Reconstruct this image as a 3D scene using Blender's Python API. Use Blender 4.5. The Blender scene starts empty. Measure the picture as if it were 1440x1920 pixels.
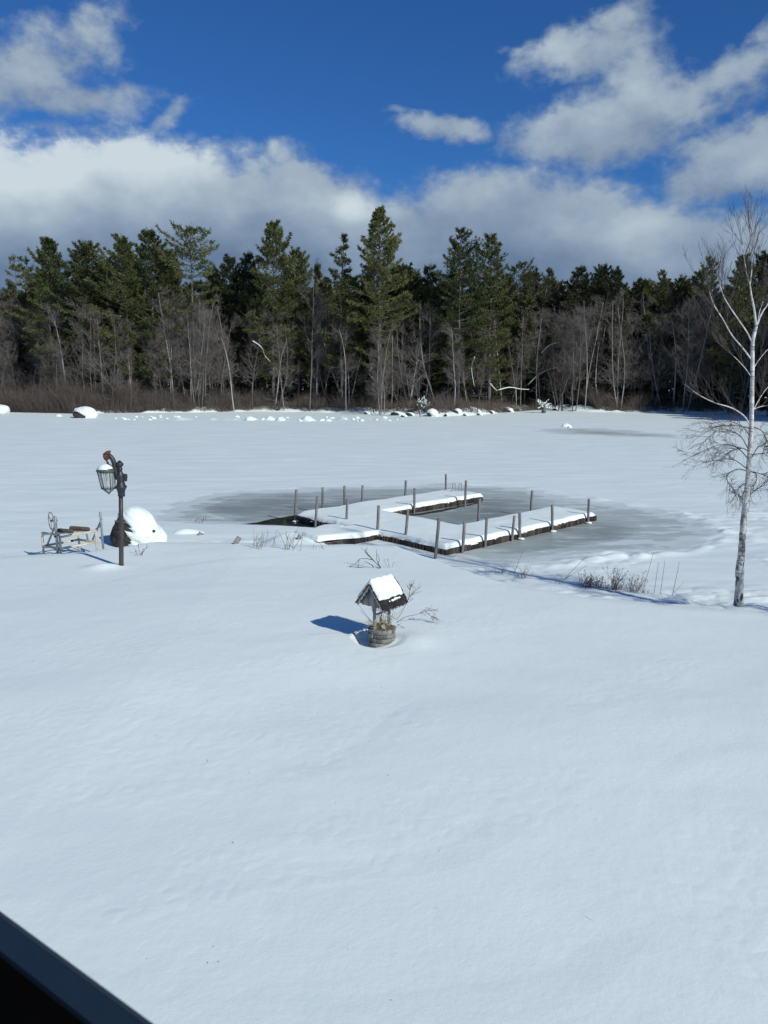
import bpy, bmesh, math, random
import numpy as np
from math import radians as R

random.seed(7)
rng = np.random.default_rng(7)
S = bpy.context.scene
COL = S.collection

# ------------------------------------------------------------------ camera maths (layout only)
F = 1442.0
CH = 5.6
PITCH = math.atan(260.0 / F)
CAM = np.array([0.0, 0.0, CH])
FW = np.array([0, math.cos(PITCH), -math.sin(PITCH)])
UP = np.array([0, math.sin(PITCH), math.cos(PITCH)])


def ray(px, py):
    return FW + np.array([(px - 720) / F, 0, 0]) + UP * ((960 - py) / F)


def at_z(px, py, z):
    d = ray(px, py)
    return CAM + d * ((z - CH) / d[2])


def at_y(px, py, y):
    d = ray(px, py)
    return CAM + d * (y / d[1])


def lin(r, g, b):
    f = lambda c: (c / 255 / 12.92) if c <= 10 else ((c / 255 + 0.055) / 1.055) ** 2.4
    return (f(r), f(g), f(b), 1)


# ------------------------------------------------------------------ noise + terrain
def _hash(ix, iy, seed):
    n = (ix.astype(np.int64) * 374761393 + iy.astype(np.int64) * 668265263 + seed * 982451653) & 0xFFFFFFFF
    n = ((n ^ (n >> 13)) * 1274126177) & 0xFFFFFFFF
    n = n ^ (n >> 16)
    return (n & 0xFFFF) / 65535.0


def noise(x, y, seed=0):
    """two value-noise lattices at odd angles, so that no grid shows"""
    x = np.asarray(x, float); y = np.asarray(y, float); x, y = x + 0 * y, y + 0 * x
    a = 0.6 + seed * 1.3; c, s = math.cos(a), math.sin(a); c2, s2 = math.cos(a + 0.9), math.sin(a + 0.9)
    return 0.72 * (_noise1(x * c - y * s, x * s + y * c, seed) + _noise1(x * c2 - y * s2 + 17.3, x * s2 + y * c2 - 9.1, seed + 500))


def _noise1(x, y, seed=0):
    ix = np.floor(x); iy = np.floor(y)
    fx = x - ix; fy = y - iy
    fx = fx * fx * fx * (fx * (fx * 6 - 15) + 10); fy = fy * fy * fy * (fy * (fy * 6 - 15) + 10)
    a = _hash(ix, iy, seed); b = _hash(ix + 1, iy, seed)
    c = _hash(ix, iy + 1, seed); d = _hash(ix + 1, iy + 1, seed)
    return (a * (1 - fx) + b * fx) * (1 - fy) + (c * (1 - fx) + d * fx) * fy - 0.5


def sst(a, b, t):
    t = np.clip((t - a) / (b - a), 0, 1)
    return t * t * (3 - 2 * t)


_b = [at_z(x, y, 0.6) for x, y in [(-500, 1015), (0, 1018), (170, 1015), (300, 1000), (440, 1002), (560, 1008), (660, 1006), (740, 1008),
                                  (830, 1040), (940, 1076), (1080, 1102), (1240, 1118), (1440, 1131), (1900, 1140)]]
BX = np.array([p[0] for p in _b]); BY = np.array([p[1] for p in _b])
WELL = at_z(716, 1200, 0.66)
BIRCH = at_z(1384, 1122, 0.5)


def gauss(x, y, cx, cy, sx, sy, ang=0.0):
    c, s = math.cos(ang), math.sin(ang)
    u = (x - cx) * c + (y - cy) * s
    v = -(x - cx) * s + (y - cy) * c
    return np.exp(-(u / sx) ** 2 - (v / sy) ** 2)


def yard_h(x, y):
    x = np.asarray(x, float); y = np.asarray(y, float)
    t = y - np.interp(x, BX, BY)
    base = 0.60 + 0.02 * np.clip(18 - y, 0, 18) - 0.03 * np.clip(-x - 4, 0, 8)
    # wind drifts: long across the wind, gentle
    u = x * 0.93 + y * 0.37; v = -x * 0.37 + y * 0.93
    d = 0.15 * noise(u / 6.5, v / 4.2, 1) + 0.024 * noise(u / 2.2, v / 1.5, 2) + 0.004 * noise(u / 0.8, v / 0.6, 3)
    xr = x * 0.82 + y * 0.57; yr = -x * 0.57 + y * 0.82
    d += 0.003 * noise(xr / 0.24, yr / 0.24, 4) + 0.0014 * noise(x / 0.09, y / 0.09, 5)
    rough = sst(0.48, 0.6, noise(u / 3.0, v / 1.2, 21) + 0.5)
    d += rough * 0.006 * np.abs(noise(x / 0.16, y / 0.16, 22))
    # low drift lips with a crisp lee side
    q = v / 2.3 + 0.8 * noise(u / 2.5, v / 2.5, 8)
    lip = (q - np.floor(q))
    d += 0.011 * sst(0.45, 0.8, noise(u / 3.5, v / 2.0, 9) + 0.5) * np.where(lip < 0.8, lip / 0.8, (1 - lip) / 0.2)
    f = sst(-1.3, 2.7, t)
    h = base * (1 - f) - 0.38 * f + d * (1 - 0.5 * f)
    # lumpy bank face
    h += 0.22 * f * (1 - f) * 4 * (np.abs(noise(x / 0.7, y / 0.5, 10)) - .15) * sst(1, 4, x) + 0.06 * f * (1 - f) * 4 * noise(x / 0.5, y / 0.4, 16)
    # scoop round the well and tree mound
    r2 = np.hypot((x - WELL[0] + 0.05), (y - WELL[1]))
    lft = 0.55 - 0.45 * (x - WELL[0]) / np.maximum(r2, 0.2)
    h -= 0.15 * lft * (1 - sst(0.36, 0.56, r2))
    h += 0.05 * gauss(x, y, WELL[0] + 0.62, WELL[1] - 0.1, 0.35, 0.45)
    h += 0.20 * gauss(x, y, BIRCH[0] + 0.25, BIRCH[1] - 0.2, 0.38, 0.3)
    # the drift that buries the left side of the gangway
    ga, gb = at_z(628, 989, 0.3), at_z(560, 1004, 0.4); ev = (gb - ga)[:2]
    tt = np.clip(((x - ga[0]) * ev[0] + (y - ga[1]) * ev[1]) / (ev @ ev), 0, 1)
    gd = np.hypot(x - ga[0] - tt * ev[0], y - ga[1] - tt * ev[1])
    w = sst(1.5, 0.3, gd + 0.25 * noise(x / 0.9, y / 0.9, 15))
    h = np.where(h < 0.36, h * (1 - w) + (0.36 + 0.05 * noise(x / 0.7, y / 0.7, 11)) * w, h)
    # mounds by the shore left of the dock
    for (px, py, a, sx, sy) in ((332, 985, .32, .55, .45), (372, 984, .40, .75, .5), (405, 998, .25, 1.2, .5), (480, 1003, .22, 1.1, .5), (195, 1077, .12, .45, .25)):
        p = at_z(px, py, 0.3)
        h = h + a * gauss(x, y, p[0], p[1], sx, sy)
    return h


_s = [at_z(x, y, 0.0) for x, y in [(-900, 764), (-300, 768), (0, 771), (160, 776), (400, 773.5), (560, 773), (700, 777), (820, 782), (900, 779), (1000, 768),
                                  (1090, 773), (1200, 774), (1300, 775), (1400, 776)]]
SX = np.array([p[0] for p in _s] + [51.5, 53, 55, 59, 70, 90, 140]); SY = np.array([p[1] for p in _s] + [100, 94, 84, 66, 44, 15, -20])


def bank_h(x, y):
    x = np.asarray(x, float); y = np.asarray(y, float)
    s = y - np.interp(x, SX, SY) + 1.6 * noise(x / 4.0, y / 9.0, 12) + 0.6 * noise(x / 1.3, y / 3, 13)
    return -0.3 + 0.9 * sst(-1.0, 4.0, s) + 0.02 * np.clip(s, 0, 60) + 0.45 * noise(x / 1.1, y / 1.1, 14) * sst(-0.5, 1, s)


def hit(px, py):
    """where a photo pixel's ray meets the yard or the lake"""
    d = ray(px, py); t = 4.0
    while t < 60:
        p = CAM + d * t
        if p[2] <= max(float(yard_h(p[0], p[1])), 0.0):
            return p
        t += 0.02
    return at_z(px, py, 0)


# ------------------------------------------------------------------ mesh helpers
def mesh_np(name, V, Q=None, T=None, smooth=False):
    V = np.asarray(V, float).reshape(-1, 3)
    Q = np.zeros((0, 4), np.int32) if Q is None or len(Q) == 0 else np.asarray(Q, np.int32)
    T = np.zeros((0, 3), np.int32) if T is None or len(T) == 0 else np.asarray(T, np.int32)
    m = bpy.data.meshes.new(name)
    m.vertices.add(len(V)); m.vertices.foreach_set('co', V.ravel())
    nl = len(Q) * 4 + len(T) * 3
    m.loops.add(nl); m.loops.foreach_set('vertex_index', np.concatenate([Q.ravel(), T.ravel()]).astype(np.int32))
    m.polygons.add(len(Q) + len(T))
    st = np.concatenate([np.arange(len(Q)) * 4, len(Q) * 4 + np.arange(len(T)) * 3]).astype(np.int32)
    m.polygons.foreach_set('loop_start', st)
    if smooth:
        m.polygons.foreach_set('use_smooth', np.ones(len(Q) + len(T), bool))
    m.update(calc_edges=True); m.validate()
    return m


class MB:
    def __init__(s): s.v = []; s.q = []; s.t = []; s.n = 0

    def add(s, V, Q=(), T=()):
        V = np.asarray(V, float).reshape(-1, 3)
        if len(Q): s.q.append(np.asarray(Q, np.int64).reshape(-1, 4) + s.n)
        if len(T): s.t.append(np.asarray(T, np.int64).reshape(-1, 3) + s.n)
        s.v.append(V); s.n += len(V)

    def box(s, c, size, rz=0.0, axes=None):
        """box centred at c; axes: 3x3 rows"""
        h = np.array(size) / 2
        if axes is None:
            a, b = math.cos(rz), math.sin(rz)
            axes = np.array([[a, b, 0], [-b, a, 0], [0, 0, 1]])
        k = np.array([[-1, -1, -1], [1, -1, -1], [1, 1, -1], [-1, 1, -1], [-1, -1, 1], [1, -1, 1], [1, 1, 1], [-1, 1, 1]]) * h
        s.add(np.array(c) + k @ np.asarray(axes), [(0, 3, 2, 1), (4, 5, 6, 7), (0, 1, 5, 4), (1, 2, 6, 5), (2, 3, 7, 6), (3, 0, 4, 7)])

    def bar(s, p0, p1, w, h=None):
        """square bar between two points"""
        p0 = np.array(p0, float); p1 = np.array(p1, float); d = p1 - p0; L = np.linalg.norm(d); d /= L
        a = np.cross(d, (0, 0, 1.0))
        a = np.array([1.0, 0, 0]) if np.linalg.norm(a) < 1e-3 else a / np.linalg.norm(a)
        s.box((p0 + p1) / 2, (L, w, h or w), axes=np.array([d, a, np.cross(d, a)]))

    def tube(s, pts, rad, n=8, cap=True):
        pts = np.asarray(pts, float); k = len(pts)
        rad = np.broadcast_to(np.asarray(rad, float), (k,))
        tan = np.gradient(pts, axis=0); tan /= np.linalg.norm(tan, axis=1)[:, None] + 1e-9
        ref = np.array([0.0, 0, 1]) if abs(tan[0][2]) < 0.9 else np.array([1.0, 0, 0])
        a = np.cross(tan[0], ref); a /= np.linalg.norm(a)
        V = []
        th = np.arange(n) * 2 * math.pi / n
        for i in range(k):
            a = a - tan[i] * np.dot(a, tan[i]); a /= np.linalg.norm(a) + 1e-9
            b = np.cross(tan[i], a)
            V.append(pts[i] + rad[i] * (np.cos(th)[:, None] * a + np.sin(th)[:, None] * b))
        V = np.concatenate(V)
        Q = [(i * n + j, i * n + (j + 1) % n, (i + 1) * n + (j + 1) % n, (i + 1) * n + j) for i in range(k - 1) for j in range(n)]
        T = []
        if cap:
            V = np.vstack([V, pts[0], pts[-1]]); c0 = k * n; c1 = c0 + 1
            T = [(c0, (j + 1) % n, j) for j in range(n)] + [(c1, (k - 1) * n + j, (k - 1) * n + (j + 1) % n) for j in range(n)]
        s.add(V, Q, T)

    def lathe(s, c, prof, n=12):
        """prof: (radius, z) pairs, closed by its own end radii"""
        th = np.arange(n) * 2 * math.pi / n
        V = np.concatenate([np.stack([c[0] + r * np.cos(th), c[1] + r * np.sin(th), np.full(n, c[2] + z)], 1) for r, z in prof])
        k = len(prof)
        Q = [(i * n + j, i * n + (j + 1) % n, (i + 1) * n + (j + 1) % n, (i + 1) * n + j) for i in range(k - 1) for j in range(n)]
        s.add(V, Q)

    def segs(s, P0, P1, r0, r1, n=3):
        """many separate tapered segments at once"""
        P0 = np.asarray(P0, float).reshape(-1, 3); P1 = np.asarray(P1, float).reshape(-1, 3); m = len(P0)
        if m == 0: return
        r0 = np.broadcast_to(np.asarray(r0, float), (m,)); r1 = np.broadcast_to(np.asarray(r1, float), (m,))
        d = P1 - P0; d /= np.linalg.norm(d, axis=1)[:, None] + 1e-9
        ref = np.where(np.abs(d[:, 2:3]) < 0.9, np.array([[0, 0, 1.0]]), np.array([[1.0, 0, 0]]))
        a = np.cross(d, ref); a /= np.linalg.norm(a, axis=1)[:, None] + 1e-9
        b = np.cross(d, a)
        th = np.arange(n) * 2 * math.pi / n
        ring = np.cos(th)[None, :, None] * a[:, None, :] + np.sin(th)[None, :, None] * b[:, None, :]
        A = P0[:, None, :] + ring * r0[:, None, None]; B = P1[:, None, :] + ring * r1[:, None, None]
        V = np.concatenate([A, B], 1).reshape(-1, 3)
        j = np.arange(n); k = (j + 1) % n
        q = np.stack([j, k, n + k, n + j], 1)
        s.add(V, (q[None] + (np.arange(m) * 2 * n)[:, None, None]).reshape(-1, 4))

    def blades(s, P, D, L, W, r):
        """diamond leaves: P base, D direction, L length, W width"""
        P = np.asarray(P, float); D = np.asarray(D, float); m = len(P)
        D = D / (np.linalg.norm(D, axis=1)[:, None] + 1e-9)
        a = np.cross(D, r.normal(size=(m, 3))); a /= np.linalg.norm(a, axis=1)[:, None] + 1e-9
        L = np.broadcast_to(L, (m,))[:, None]; W = np.broadcast_to(W, (m,))[:, None]
        mid = P + D * L * 0.55
        V = np.stack([P, mid + a * W / 2, P + D * L, mid - a * W / 2], 1).reshape(-1, 3)
        s.add(V, np.arange(m * 4).reshape(-1, 4))

    def mesh(s, name, smooth=False):
        return mesh_np(name, np.concatenate(s.v), np.concatenate(s.q) if s.q else None, np.concatenate(s.t) if s.t else None, smooth)


def link(name, mesh, mat, parent=None, loc=None):
    o = bpy.data.objects.new(name, mesh)
    if mat and not mesh.materials: mesh.materials.append(mat)
    COL.objects.link(o)
    if parent: o.parent = parent
    if loc is not None: o.location = loc
    return o


def tag(o, label, cat, group=None, kind=None):
    if label: o['label'] = label
    if cat: o['category'] = cat
    if group: o['group'] = group
    if kind: o['kind'] = kind
    return o


def thing(name, label, cat, loc=(0, 0, 0), rz=0.0, group=None):
    o = bpy.data.objects.new(name, None); COL.objects.link(o)
    o.empty_display_size = 0.2; o.location = loc; o.rotation_euler = (0, 0, rz)
    return tag(o, label, cat, group)


def dup(root, loc, rz=0.0, scale=(1, 1, 1), label=None, group=None, tilt=(0, 0)):
    r = root.copy(); COL.objects.link(r)
    r.location = loc; r.rotation_euler = (tilt[0], tilt[1], rz); r.scale = scale
    if label: r['label'] = label
    if group: r['group'] = group
    elif 'group' in r: del r['group']
    for ch in list(root.children):
        c = ch.copy(); COL.objects.link(c); c.parent = r
    return r


# ------------------------------------------------------------------ materials
class NT:
    def __init__(s, name):
        s.m = bpy.data.materials.new(name); s.m.use_nodes = True
        s.t = s.m.node_tree; s.p = s.t.nodes['Principled BSDF']

    def n(s, typ, **kw):
        x = s.t.nodes.new(typ)
        for k, v in kw.items():
            if k.startswith('i_'): x.inputs[k[2:].replace('_', ' ')].default_value = v
            else: setattr(x, k, v)
        return x

    def l(s, a, b): s.t.links.new(a, b)

    def coord(s, scale=(1, 1, 1), world=False):
        tc = s.n('ShaderNodeNewGeometry' if world else 'ShaderNodeTexCoord')
        mp = s.n('ShaderNodeMapping'); mp.inputs['Scale'].default_value = scale
        s.l(tc.outputs['Position' if world else 'Object'], mp.inputs['Vector'])
        return mp.outputs[0]

    def noise(s, vec, scale, detail=4, rough=0.55):
        x = s.n('ShaderNodeTexNoise'); x.inputs['Scale'].default_value = scale
        x.inputs['Detail'].default_value = detail; x.inputs['Roughness'].default_value = rough
        s.l(vec, x.inputs['Vector']); return x.outputs['Fac']

    def ramp(s, fac, stops):
        x = s.n('ShaderNodeValToRGB'); e = x.color_ramp.elements
        while len(e) < len(stops): e.new(0.5)
        for el, (p, c) in zip(e, stops): el.position = p; el.color = c if len(c) == 4 else (*c, 1)
        s.l(fac, x.inputs[0]); return x.outputs[0]

    def mix(s, fac, a, b, typ='MIX'):
        x = s.n('ShaderNodeMix', data_type='RGBA', blend_type=typ)
        for sock, v in ((x.inputs[0], fac), (x.inputs[6], a), (x.inputs[7], b)):
            if isinstance(v, (int, float)): sock.default_value = v
            elif isinstance(v, tuple): sock.default_value = v if len(v) == 4 else (*v, 1)
            else: s.l(v, sock)
        return x.outputs[2]

    def bump(s, h, strength, dist, prev=None):
        x = s.n('ShaderNodeBump'); x.inputs['Strength'].default_value = strength; x.inputs['Distance'].default_value = dist
        s.l(h, x.inputs['Height'])
        if prev: s.l(prev, x.inputs['Normal'])
        return x.outputs[0]

    def math(s, op, a, b=None, c=None, clamp=False):
        x = s.n('ShaderNodeMath', operation=op, use_clamp=clamp)
        for i, v in enumerate((a, b, c)):
            if v is None: continue
            if isinstance(v, (int, float)): x.inputs[i].default_value = v
            else: s.l(v, x.inputs[i])
        return x.outputs[0]

    def set(s, col=None, rough=None, normal=None, metal=None, spec=None):
        for k, v in (('Base Color', col), ('Roughness', rough), ('Normal', normal), ('Metallic', metal), ('Specular IOR Level', spec)):
            if v is None: continue
            if isinstance(v, (int, float)): s.p.inputs[k].default_value = v
            elif isinstance(v, tuple): s.p.inputs[k].default_value = v if len(v) == 4 else (*v, 1)
            else: s.l(v, s.p.inputs[k])
        return s.m


SNOW = (0.82, 0.90, 0.845)


def mat_simple(name, c1, c2, scale=6, rough=0.8, bump=0.3, dist=0.01, stretch=(1, 1, 1), spec=0.3, metal=0.0):
    k = NT(name); v = k.coord(stretch)
    n1 = k.noise(v, scale, 6); n2 = k.noise(v, scale * 4.3, 4)
    f = k.math('MULTIPLY_ADD', n2, 0.35, k.math('MULTIPLY', n1, 0.75))
    col = k.ramp(f, [(0.33, c1), (0.7, c2)])
    return k.set(col, rough, k.bump(n2, bump, dist), metal, spec)


def mat_snow(name, lake=False):
    k = NT(name); v = k.coord()
    g1 = k.noise(v, 18, 5, 0.6); g2 = k.noise(v, 90, 3, 0.6)
    big = k.noise(k.coord((0.5, 1.6, 1)), 0.9, 4)
    nb = k.bump(g1, 0.17, 0.02); nb = k.bump(g2, 0.25, 0.004, nb)
    snow_c = k.mix(k.ramp(big, [(0.35, (0, 0, 0)), (0.7, (1, 1, 1))]), (SNOW[0] * .95, SNOW[1] * .96, SNOW[2] * .97, 1), (*SNOW, 1))
    if not lake:
        return k.set(snow_c, 0.55, nb, None, 0.25)
    at = k.n('ShaderNodeAttribute', attribute_name='ice').outputs['Fac']       # 0 snow .. 0.5 shore of the ice .. 1 wet ice
    n1 = k.noise(k.coord((0.35, 1.0, 1)), 1.6, 7, 0.62)
    n2 = k.noise(k.coord((0.5, 1.2, 1)), 0.35, 4, 0.55)
    f = k.math('ADD', at, k.math('MULTIPLY', k.math('SUBTRACT', n1, 0.5), 0.42))
    f = k.math('ADD', f, k.math('MULTIPLY', k.math('SUBTRACT', n2, 0.5), 0.45))
    cov = k.ramp(f, [(0.435, (0, 0, 0)), (0.465, (1, 1, 1))])
    streak = k.noise(k.coord((0.5, 2.2, 1)), 1.1, 6, 0.6)
    icec = k.ramp(f, [(0.43, (0.62, 0.685, 0.665)), (0.50, (0.66, 0.73, 0.71)), (0.585, (0.64, 0.71, 0.69)), (0.605, (0.47, 0.53, 0.505)), (0.71, (0.42, 0.475, 0.45)), (0.735, (0.33, 0.375, 0.35)), (1.0, (0.22, 0.25, 0.23))])
    icec = k.mix(k.ramp(streak, [(0.52, (0, 0, 0)), (0.66, (.55, .55, .55))]), icec, (0.62, 0.69, 0.67))
    wet = k.n('ShaderNodeAttribute', attribute_name='water').outputs['Fac']
    wf = k.math('ADD', wet, k.math('MULTIPLY', k.math('SUBTRACT', n1, 0.5), 0.35))
    wf = k.ramp(wf, [(0.48, (0, 0, 0)), (0.54, (1, 1, 1))])
    icec = k.mix(wf, icec, (0.018, 0.026, 0.026))
    # wind crust: flat grey slab patches between white drifts
    crust = k.noise(k.coord((0.28, 1.3, 1)), 0.8, 6, 0.6)
    sc = k.mix(k.ramp(crust, [(0.40, (1, 1, 1)), (0.66, (0, 0, 0))]), snow_c, (SNOW[0] * .86, SNOW[1] * .88, SNOW[2] * .92, 1))
    col = k.mix(cov, sc, icec)
    ro = k.math('MULTIPLY_ADD', cov, -0.22, 0.58)
    ro = k.math('MULTIPLY_ADD', wf, -0.30, ro)
    nb2 = k.bump(n1, 0.5, 0.05, nb)
    mixn = k.n('ShaderNodeMix', data_type='VECTOR')
    k.l(cov, mixn.inputs[0]); k.l(nb2, mixn.inputs[4])
    k.l(k.n('ShaderNodeNewGeometry').outputs['Normal'], mixn.inputs[5])
    return k.set(col, ro, mixn.outputs[1], None, 0.22)


def mat_foliage(name, a, b):
    k = NT(name)
    gp = k.coord((1, 1, 1), world=True)
    n1 = k.noise(gp, 0.45, 3); n2 = k.noise(gp, 2.8, 2)
    oi = k.n('ShaderNodeObjectInfo').outputs['Random']
    f = k.math('MULTIPLY_ADD', n2, 0.45, k.math('MULTIPLY', n1, 0.55))
    f = k.math('ADD', f, k.math('MULTIPLY', k.math('SUBTRACT', oi, 0.5), 0.25))
    col = k.ramp(f, [(0.32, a), (0.68, b)])
    return k.set(col, 0.75, None, None, 0.2)


M = {}
M['snow'] = mat_snow('snow')
M['lake'] = mat_snow('lake_snow_and_ice', True)
M['snowcap'] = mat_simple('settled_snow', (SNOW[0] * .97, SNOW[1] * .97, SNOW[2] * .97), SNOW, 9, 0.55, 0.35, 0.02, spec=0.25)
M['pine'] = mat_foliage('pine_needles', (0.036, 0.054, 0.021), (0.145, 0.155, 0.052))
M['darkpine'] = mat_foliage('hemlock_needles', (0.030, 0.043, 0.020), (0.090, 0.102, 0.038))
M['pinebark'] = mat_simple('pine_bark', (0.055, 0.050, 0.046), (0.19, 0.175, 0.16), 3, 0.9, 0.5, 0.03, (1, 1, .3))
def mat_bark():
    k = NT('grey_bark'); n = k.noise(k.coord((1, 1, .4)), 2.2, 6); n2 = k.noise(k.coord((1, 1, .4)), 9, 4)
    oi = k.n('ShaderNodeObjectInfo').outputs['Random']
    f = k.math('ADD', k.math('MULTIPLY', n, .5), k.math('MULTIPLY', k.math('POWER', oi, 1.6), .75))
    return k.set(k.ramp(f, [(0.2, (0.07, 0.064, 0.058)), (0.6, (0.22, 0.205, 0.19)), (1.0, (0.46, 0.44, 0.41))]), 0.9, k.bump(n2, .3, .02), None, .2)


M['bark'] = mat_bark()
M['twig'] = mat_simple('grey_twigs', (0.13, 0.115, 0.10), (0.24, 0.215, 0.19), 1.2, 0.9, 0.0)
M['brush'] = mat_simple('brown_brush', (0.075, 0.060, 0.050), (0.165, 0.138, 0.115), 0.5, 0.9, 0.0)
M['litter'] = mat_simple('leaf_litter', (0.06, 0.05, 0.04), (0.13, 0.11, 0.09), 1.5, 0.95, 0.5, 0.05)
M['rock'] = mat_simple('granite', (0.05, 0.05, 0.05), (0.18, 0.175, 0.165), 4, 0.85, 0.7, 0.05)
M['darkrock'] = mat_simple('dark_boulder', (0.02, 0.02, 0.02), (0.07, 0.065, 0.06), 5, 0.85, 0.8, 0.05)
M['weed'] = mat_simple('dry_weed', (0.13, 0.10, 0.08), (0.26, 0.20, 0.16), 4, 0.9, 0.0)
M['redweed'] = mat_simple('dry_reddish_stems', (0.10, 0.07, 0.06), (0.20, 0.13, 0.11), 4, 0.9, 0.0)
M['grass'] = mat_simple('dry_grass', (0.20, 0.17, 0.10), (0.38, 0.33, 0.20), 4, 0.9, 0.0)
M['birchtwig'] = mat_simple('birch_twig', (0.045, 0.038, 0.038), (0.10, 0.085, 0.08), 4, 0.8, 0.0)
M['post'] = mat_simple('weathered_piling', (0.10, 0.10, 0.10), (0.24, 0.235, 0.235), 7, 0.85, 0.5, 0.01, (2.5, 2.5, .35))
M['stake'] = mat_simple('old_board', (0.12, 0.115, 0.11), (0.30, 0.29, 0.27), 8, 0.85, 0.5, 0.01)
M['iron'] = mat_simple('black_iron', (0.010, 0.012, 0.015), (0.030, 0.033, 0.040), 14, 0.45, 0.35, 0.004, spec=0.5)
M['pole'] = mat_simple('worn_dark_pole', (0.020, 0.019, 0.020), (0.070, 0.062, 0.058), 9, 0.5, 0.3, 0.004, (2, 2, .25), spec=0.4)
M['rust'] = mat_simple('rust', (0.045, 0.022, 0.014), (0.17, 0.062, 0.032), 20, 0.85, 0.6, 0.006)
M['bronze'] = mat_simple('weathered_lantern_metal', (0.030, 0.034, 0.030), (0.10, 0.11, 0.095), 18, 0.5, 0.3, 0.003)
M['cream'] = mat_simple('faded_cream_frame', (0.38, 0.35, 0.26), (0.66, 0.62, 0.48), 7, 0.6, 0.2, 0.005)
M['galv'] = mat_simple('galvanised_steel', (0.20, 0.21, 0.22), (0.42, 0.43, 0.44), 9, 0.45, 0.15, 0.003, metal=0.5)
M['bunk'] = mat_simple('brown_bunk_carpet', (0.035, 0.028, 0.022), (0.13, 0.11, 0.085), 9, 0.95, 0.6, 0.01)
M['shingle'] = mat_simple('dark_shingle', (0.018, 0.017, 0.020), (0.060, 0.055, 0.058), 16, 0.85, 0.8, 0.01)
M['stone'] = mat_simple('well_stone', (0.15, 0.14, 0.12), (0.40, 0.38, 0.33), 9, 0.9, 0.8, 0.012)
M['pale'] = mat_simple('pale_stone', (0.30, 0.28, 0.24), (0.55, 0.52, 0.46), 30, 0.9, 0.8, 0.01)
M['sash'] = mat_simple('sash_shade_tone', (0.011, 0.022, 0.036), (0.014, 0.028, 0.045), 20, 0.5, 0.05, 0.001, spec=0.2)  # rail's shade put into its colour; the sun still reaches it
M['sashlip'] = mat_simple('sash_lit_edge_tone', (0.026, 0.040, 0.055), (0.033, 0.048, 0.066), 20, 0.5, 0.05, 0.001, spec=0.2)  # same rail, coloured lighter to stand for light on its edge
M['black'] = mat_simple('stool_room_shade', (0.001, 0.001, 0.001), (0.002, 0.002, 0.002), 20, 0.9, 0.0, spec=0.02)  # darkness of the unlit room put into the stool's colour


def mat_boards(name, dark, light, per_m, axis_vec=(1, 0, 0), stain=None):
    """vertical boards told apart by a stepped tone along one direction, dark gaps between"""
    k = NT(name); tc = k.coord()
    vm = k.n('ShaderNodeVectorMath', operation='DOT_PRODUCT'); k.l(tc, vm.inputs[0]); vm.inputs[1].default_value = axis_vec
    u = k.math('MULTIPLY', vm.outputs['Value'], per_m)
    fl = k.math('FLOOR', u); fr = k.math('SUBTRACT', u, fl)
    wn = k.n('ShaderNodeTexWhiteNoise', noise_dimensions='1D'); k.l(fl, wn.inputs['W'])
    grain = k.noise(k.coord((6, 6, .7)), 6, 6, 0.6)
    f = k.math('MULTIPLY_ADD', wn.outputs['Value'], 0.55, k.math('MULTIPLY', grain, 0.6))
    col = k.ramp(f, [(0.2, dark), (0.9, light)])
    if stain:
        sn = k.noise(k.coord((3, 3, 1.2)), 2.5, 5)
        col = k.mix(k.ramp(sn, [(0.45, (0, 0, 0)), (0.62, (1, 1, 1))]), col, stain)
    gap = k.math('GREATER_THAN', k.math('ABSOLUTE', k.math('SUBTRACT', fr, 0.5)), 0.45)
    col = k.mix(gap, col, (0.012, 0.011, 0.010))
    return k.set(col, 0.85, k.bump(grain, 0.5, 0.006), None, 0.2)


DU = np.array([0.683, -0.730, 0]); DV = np.array([0.730, 0.683, 0])     # dock axes: along its base, along its arms
M['skirt_u'] = mat_boards('dock_skirt_boards', (0.030, 0.026, 0.022), (0.17, 0.145, 0.115), 6.5, tuple(DU + DV), (0.022, 0.018, 0.015))
M['wellwood'] = mat_boards('silvered_boards', (0.13, 0.125, 0.12), (0.34, 0.33, 0.315), 16, (0.76, -0.65, 0))
M['wellpost'] = mat_simple('silvered_post', (0.16, 0.15, 0.14), (0.38, 0.36, 0.33), 9, 0.85, 0.5, 0.008, (3, 3, .5))


def mat_birch():
    k = NT('birch_bark')
    v = k.coord((1, 1, 1)); n = k.noise(v, 7, 5)
    base = k.ramp(n, [(0.3, (0.42, 0.39, 0.36)), (0.65, (0.75, 0.735, 0.71))])
    band = k.noise(k.coord((3.0, 3.0, 26)), 1.0, 4, 0.6)          # lenticels: short dark rings
    b = k.ramp(band, [(0.56, (0, 0, 0)), (0.63, (1, 1, 1))])
    scar = k.noise(k.coord((5, 5, 3.2)), 1.3, 4, 0.65)
    sc = k.ramp(scar, [(0.52, (0, 0, 0)), (0.57, (1, 1, 1))])
    # more scars low on the trunk
    low = k.n('ShaderNodeSeparateXYZ'); k.l(v, low.inputs[0])
    lw = k.math('MULTIPLY_ADD', low.outputs['Z'], -0.22, 1.05, clamp=True)
    col = k.mix(k.math('MULTIPLY', b, 0.75), base, (0.10, 0.085, 0.075))
    col = k.mix(k.math('MULTIPLY', sc, lw), col, (0.055, 0.045, 0.040))
    return k.set(col, 0.65, k.bump(band, 0.4, 0.01), None, 0.3)


M['birch'] = mat_birch()


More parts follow.
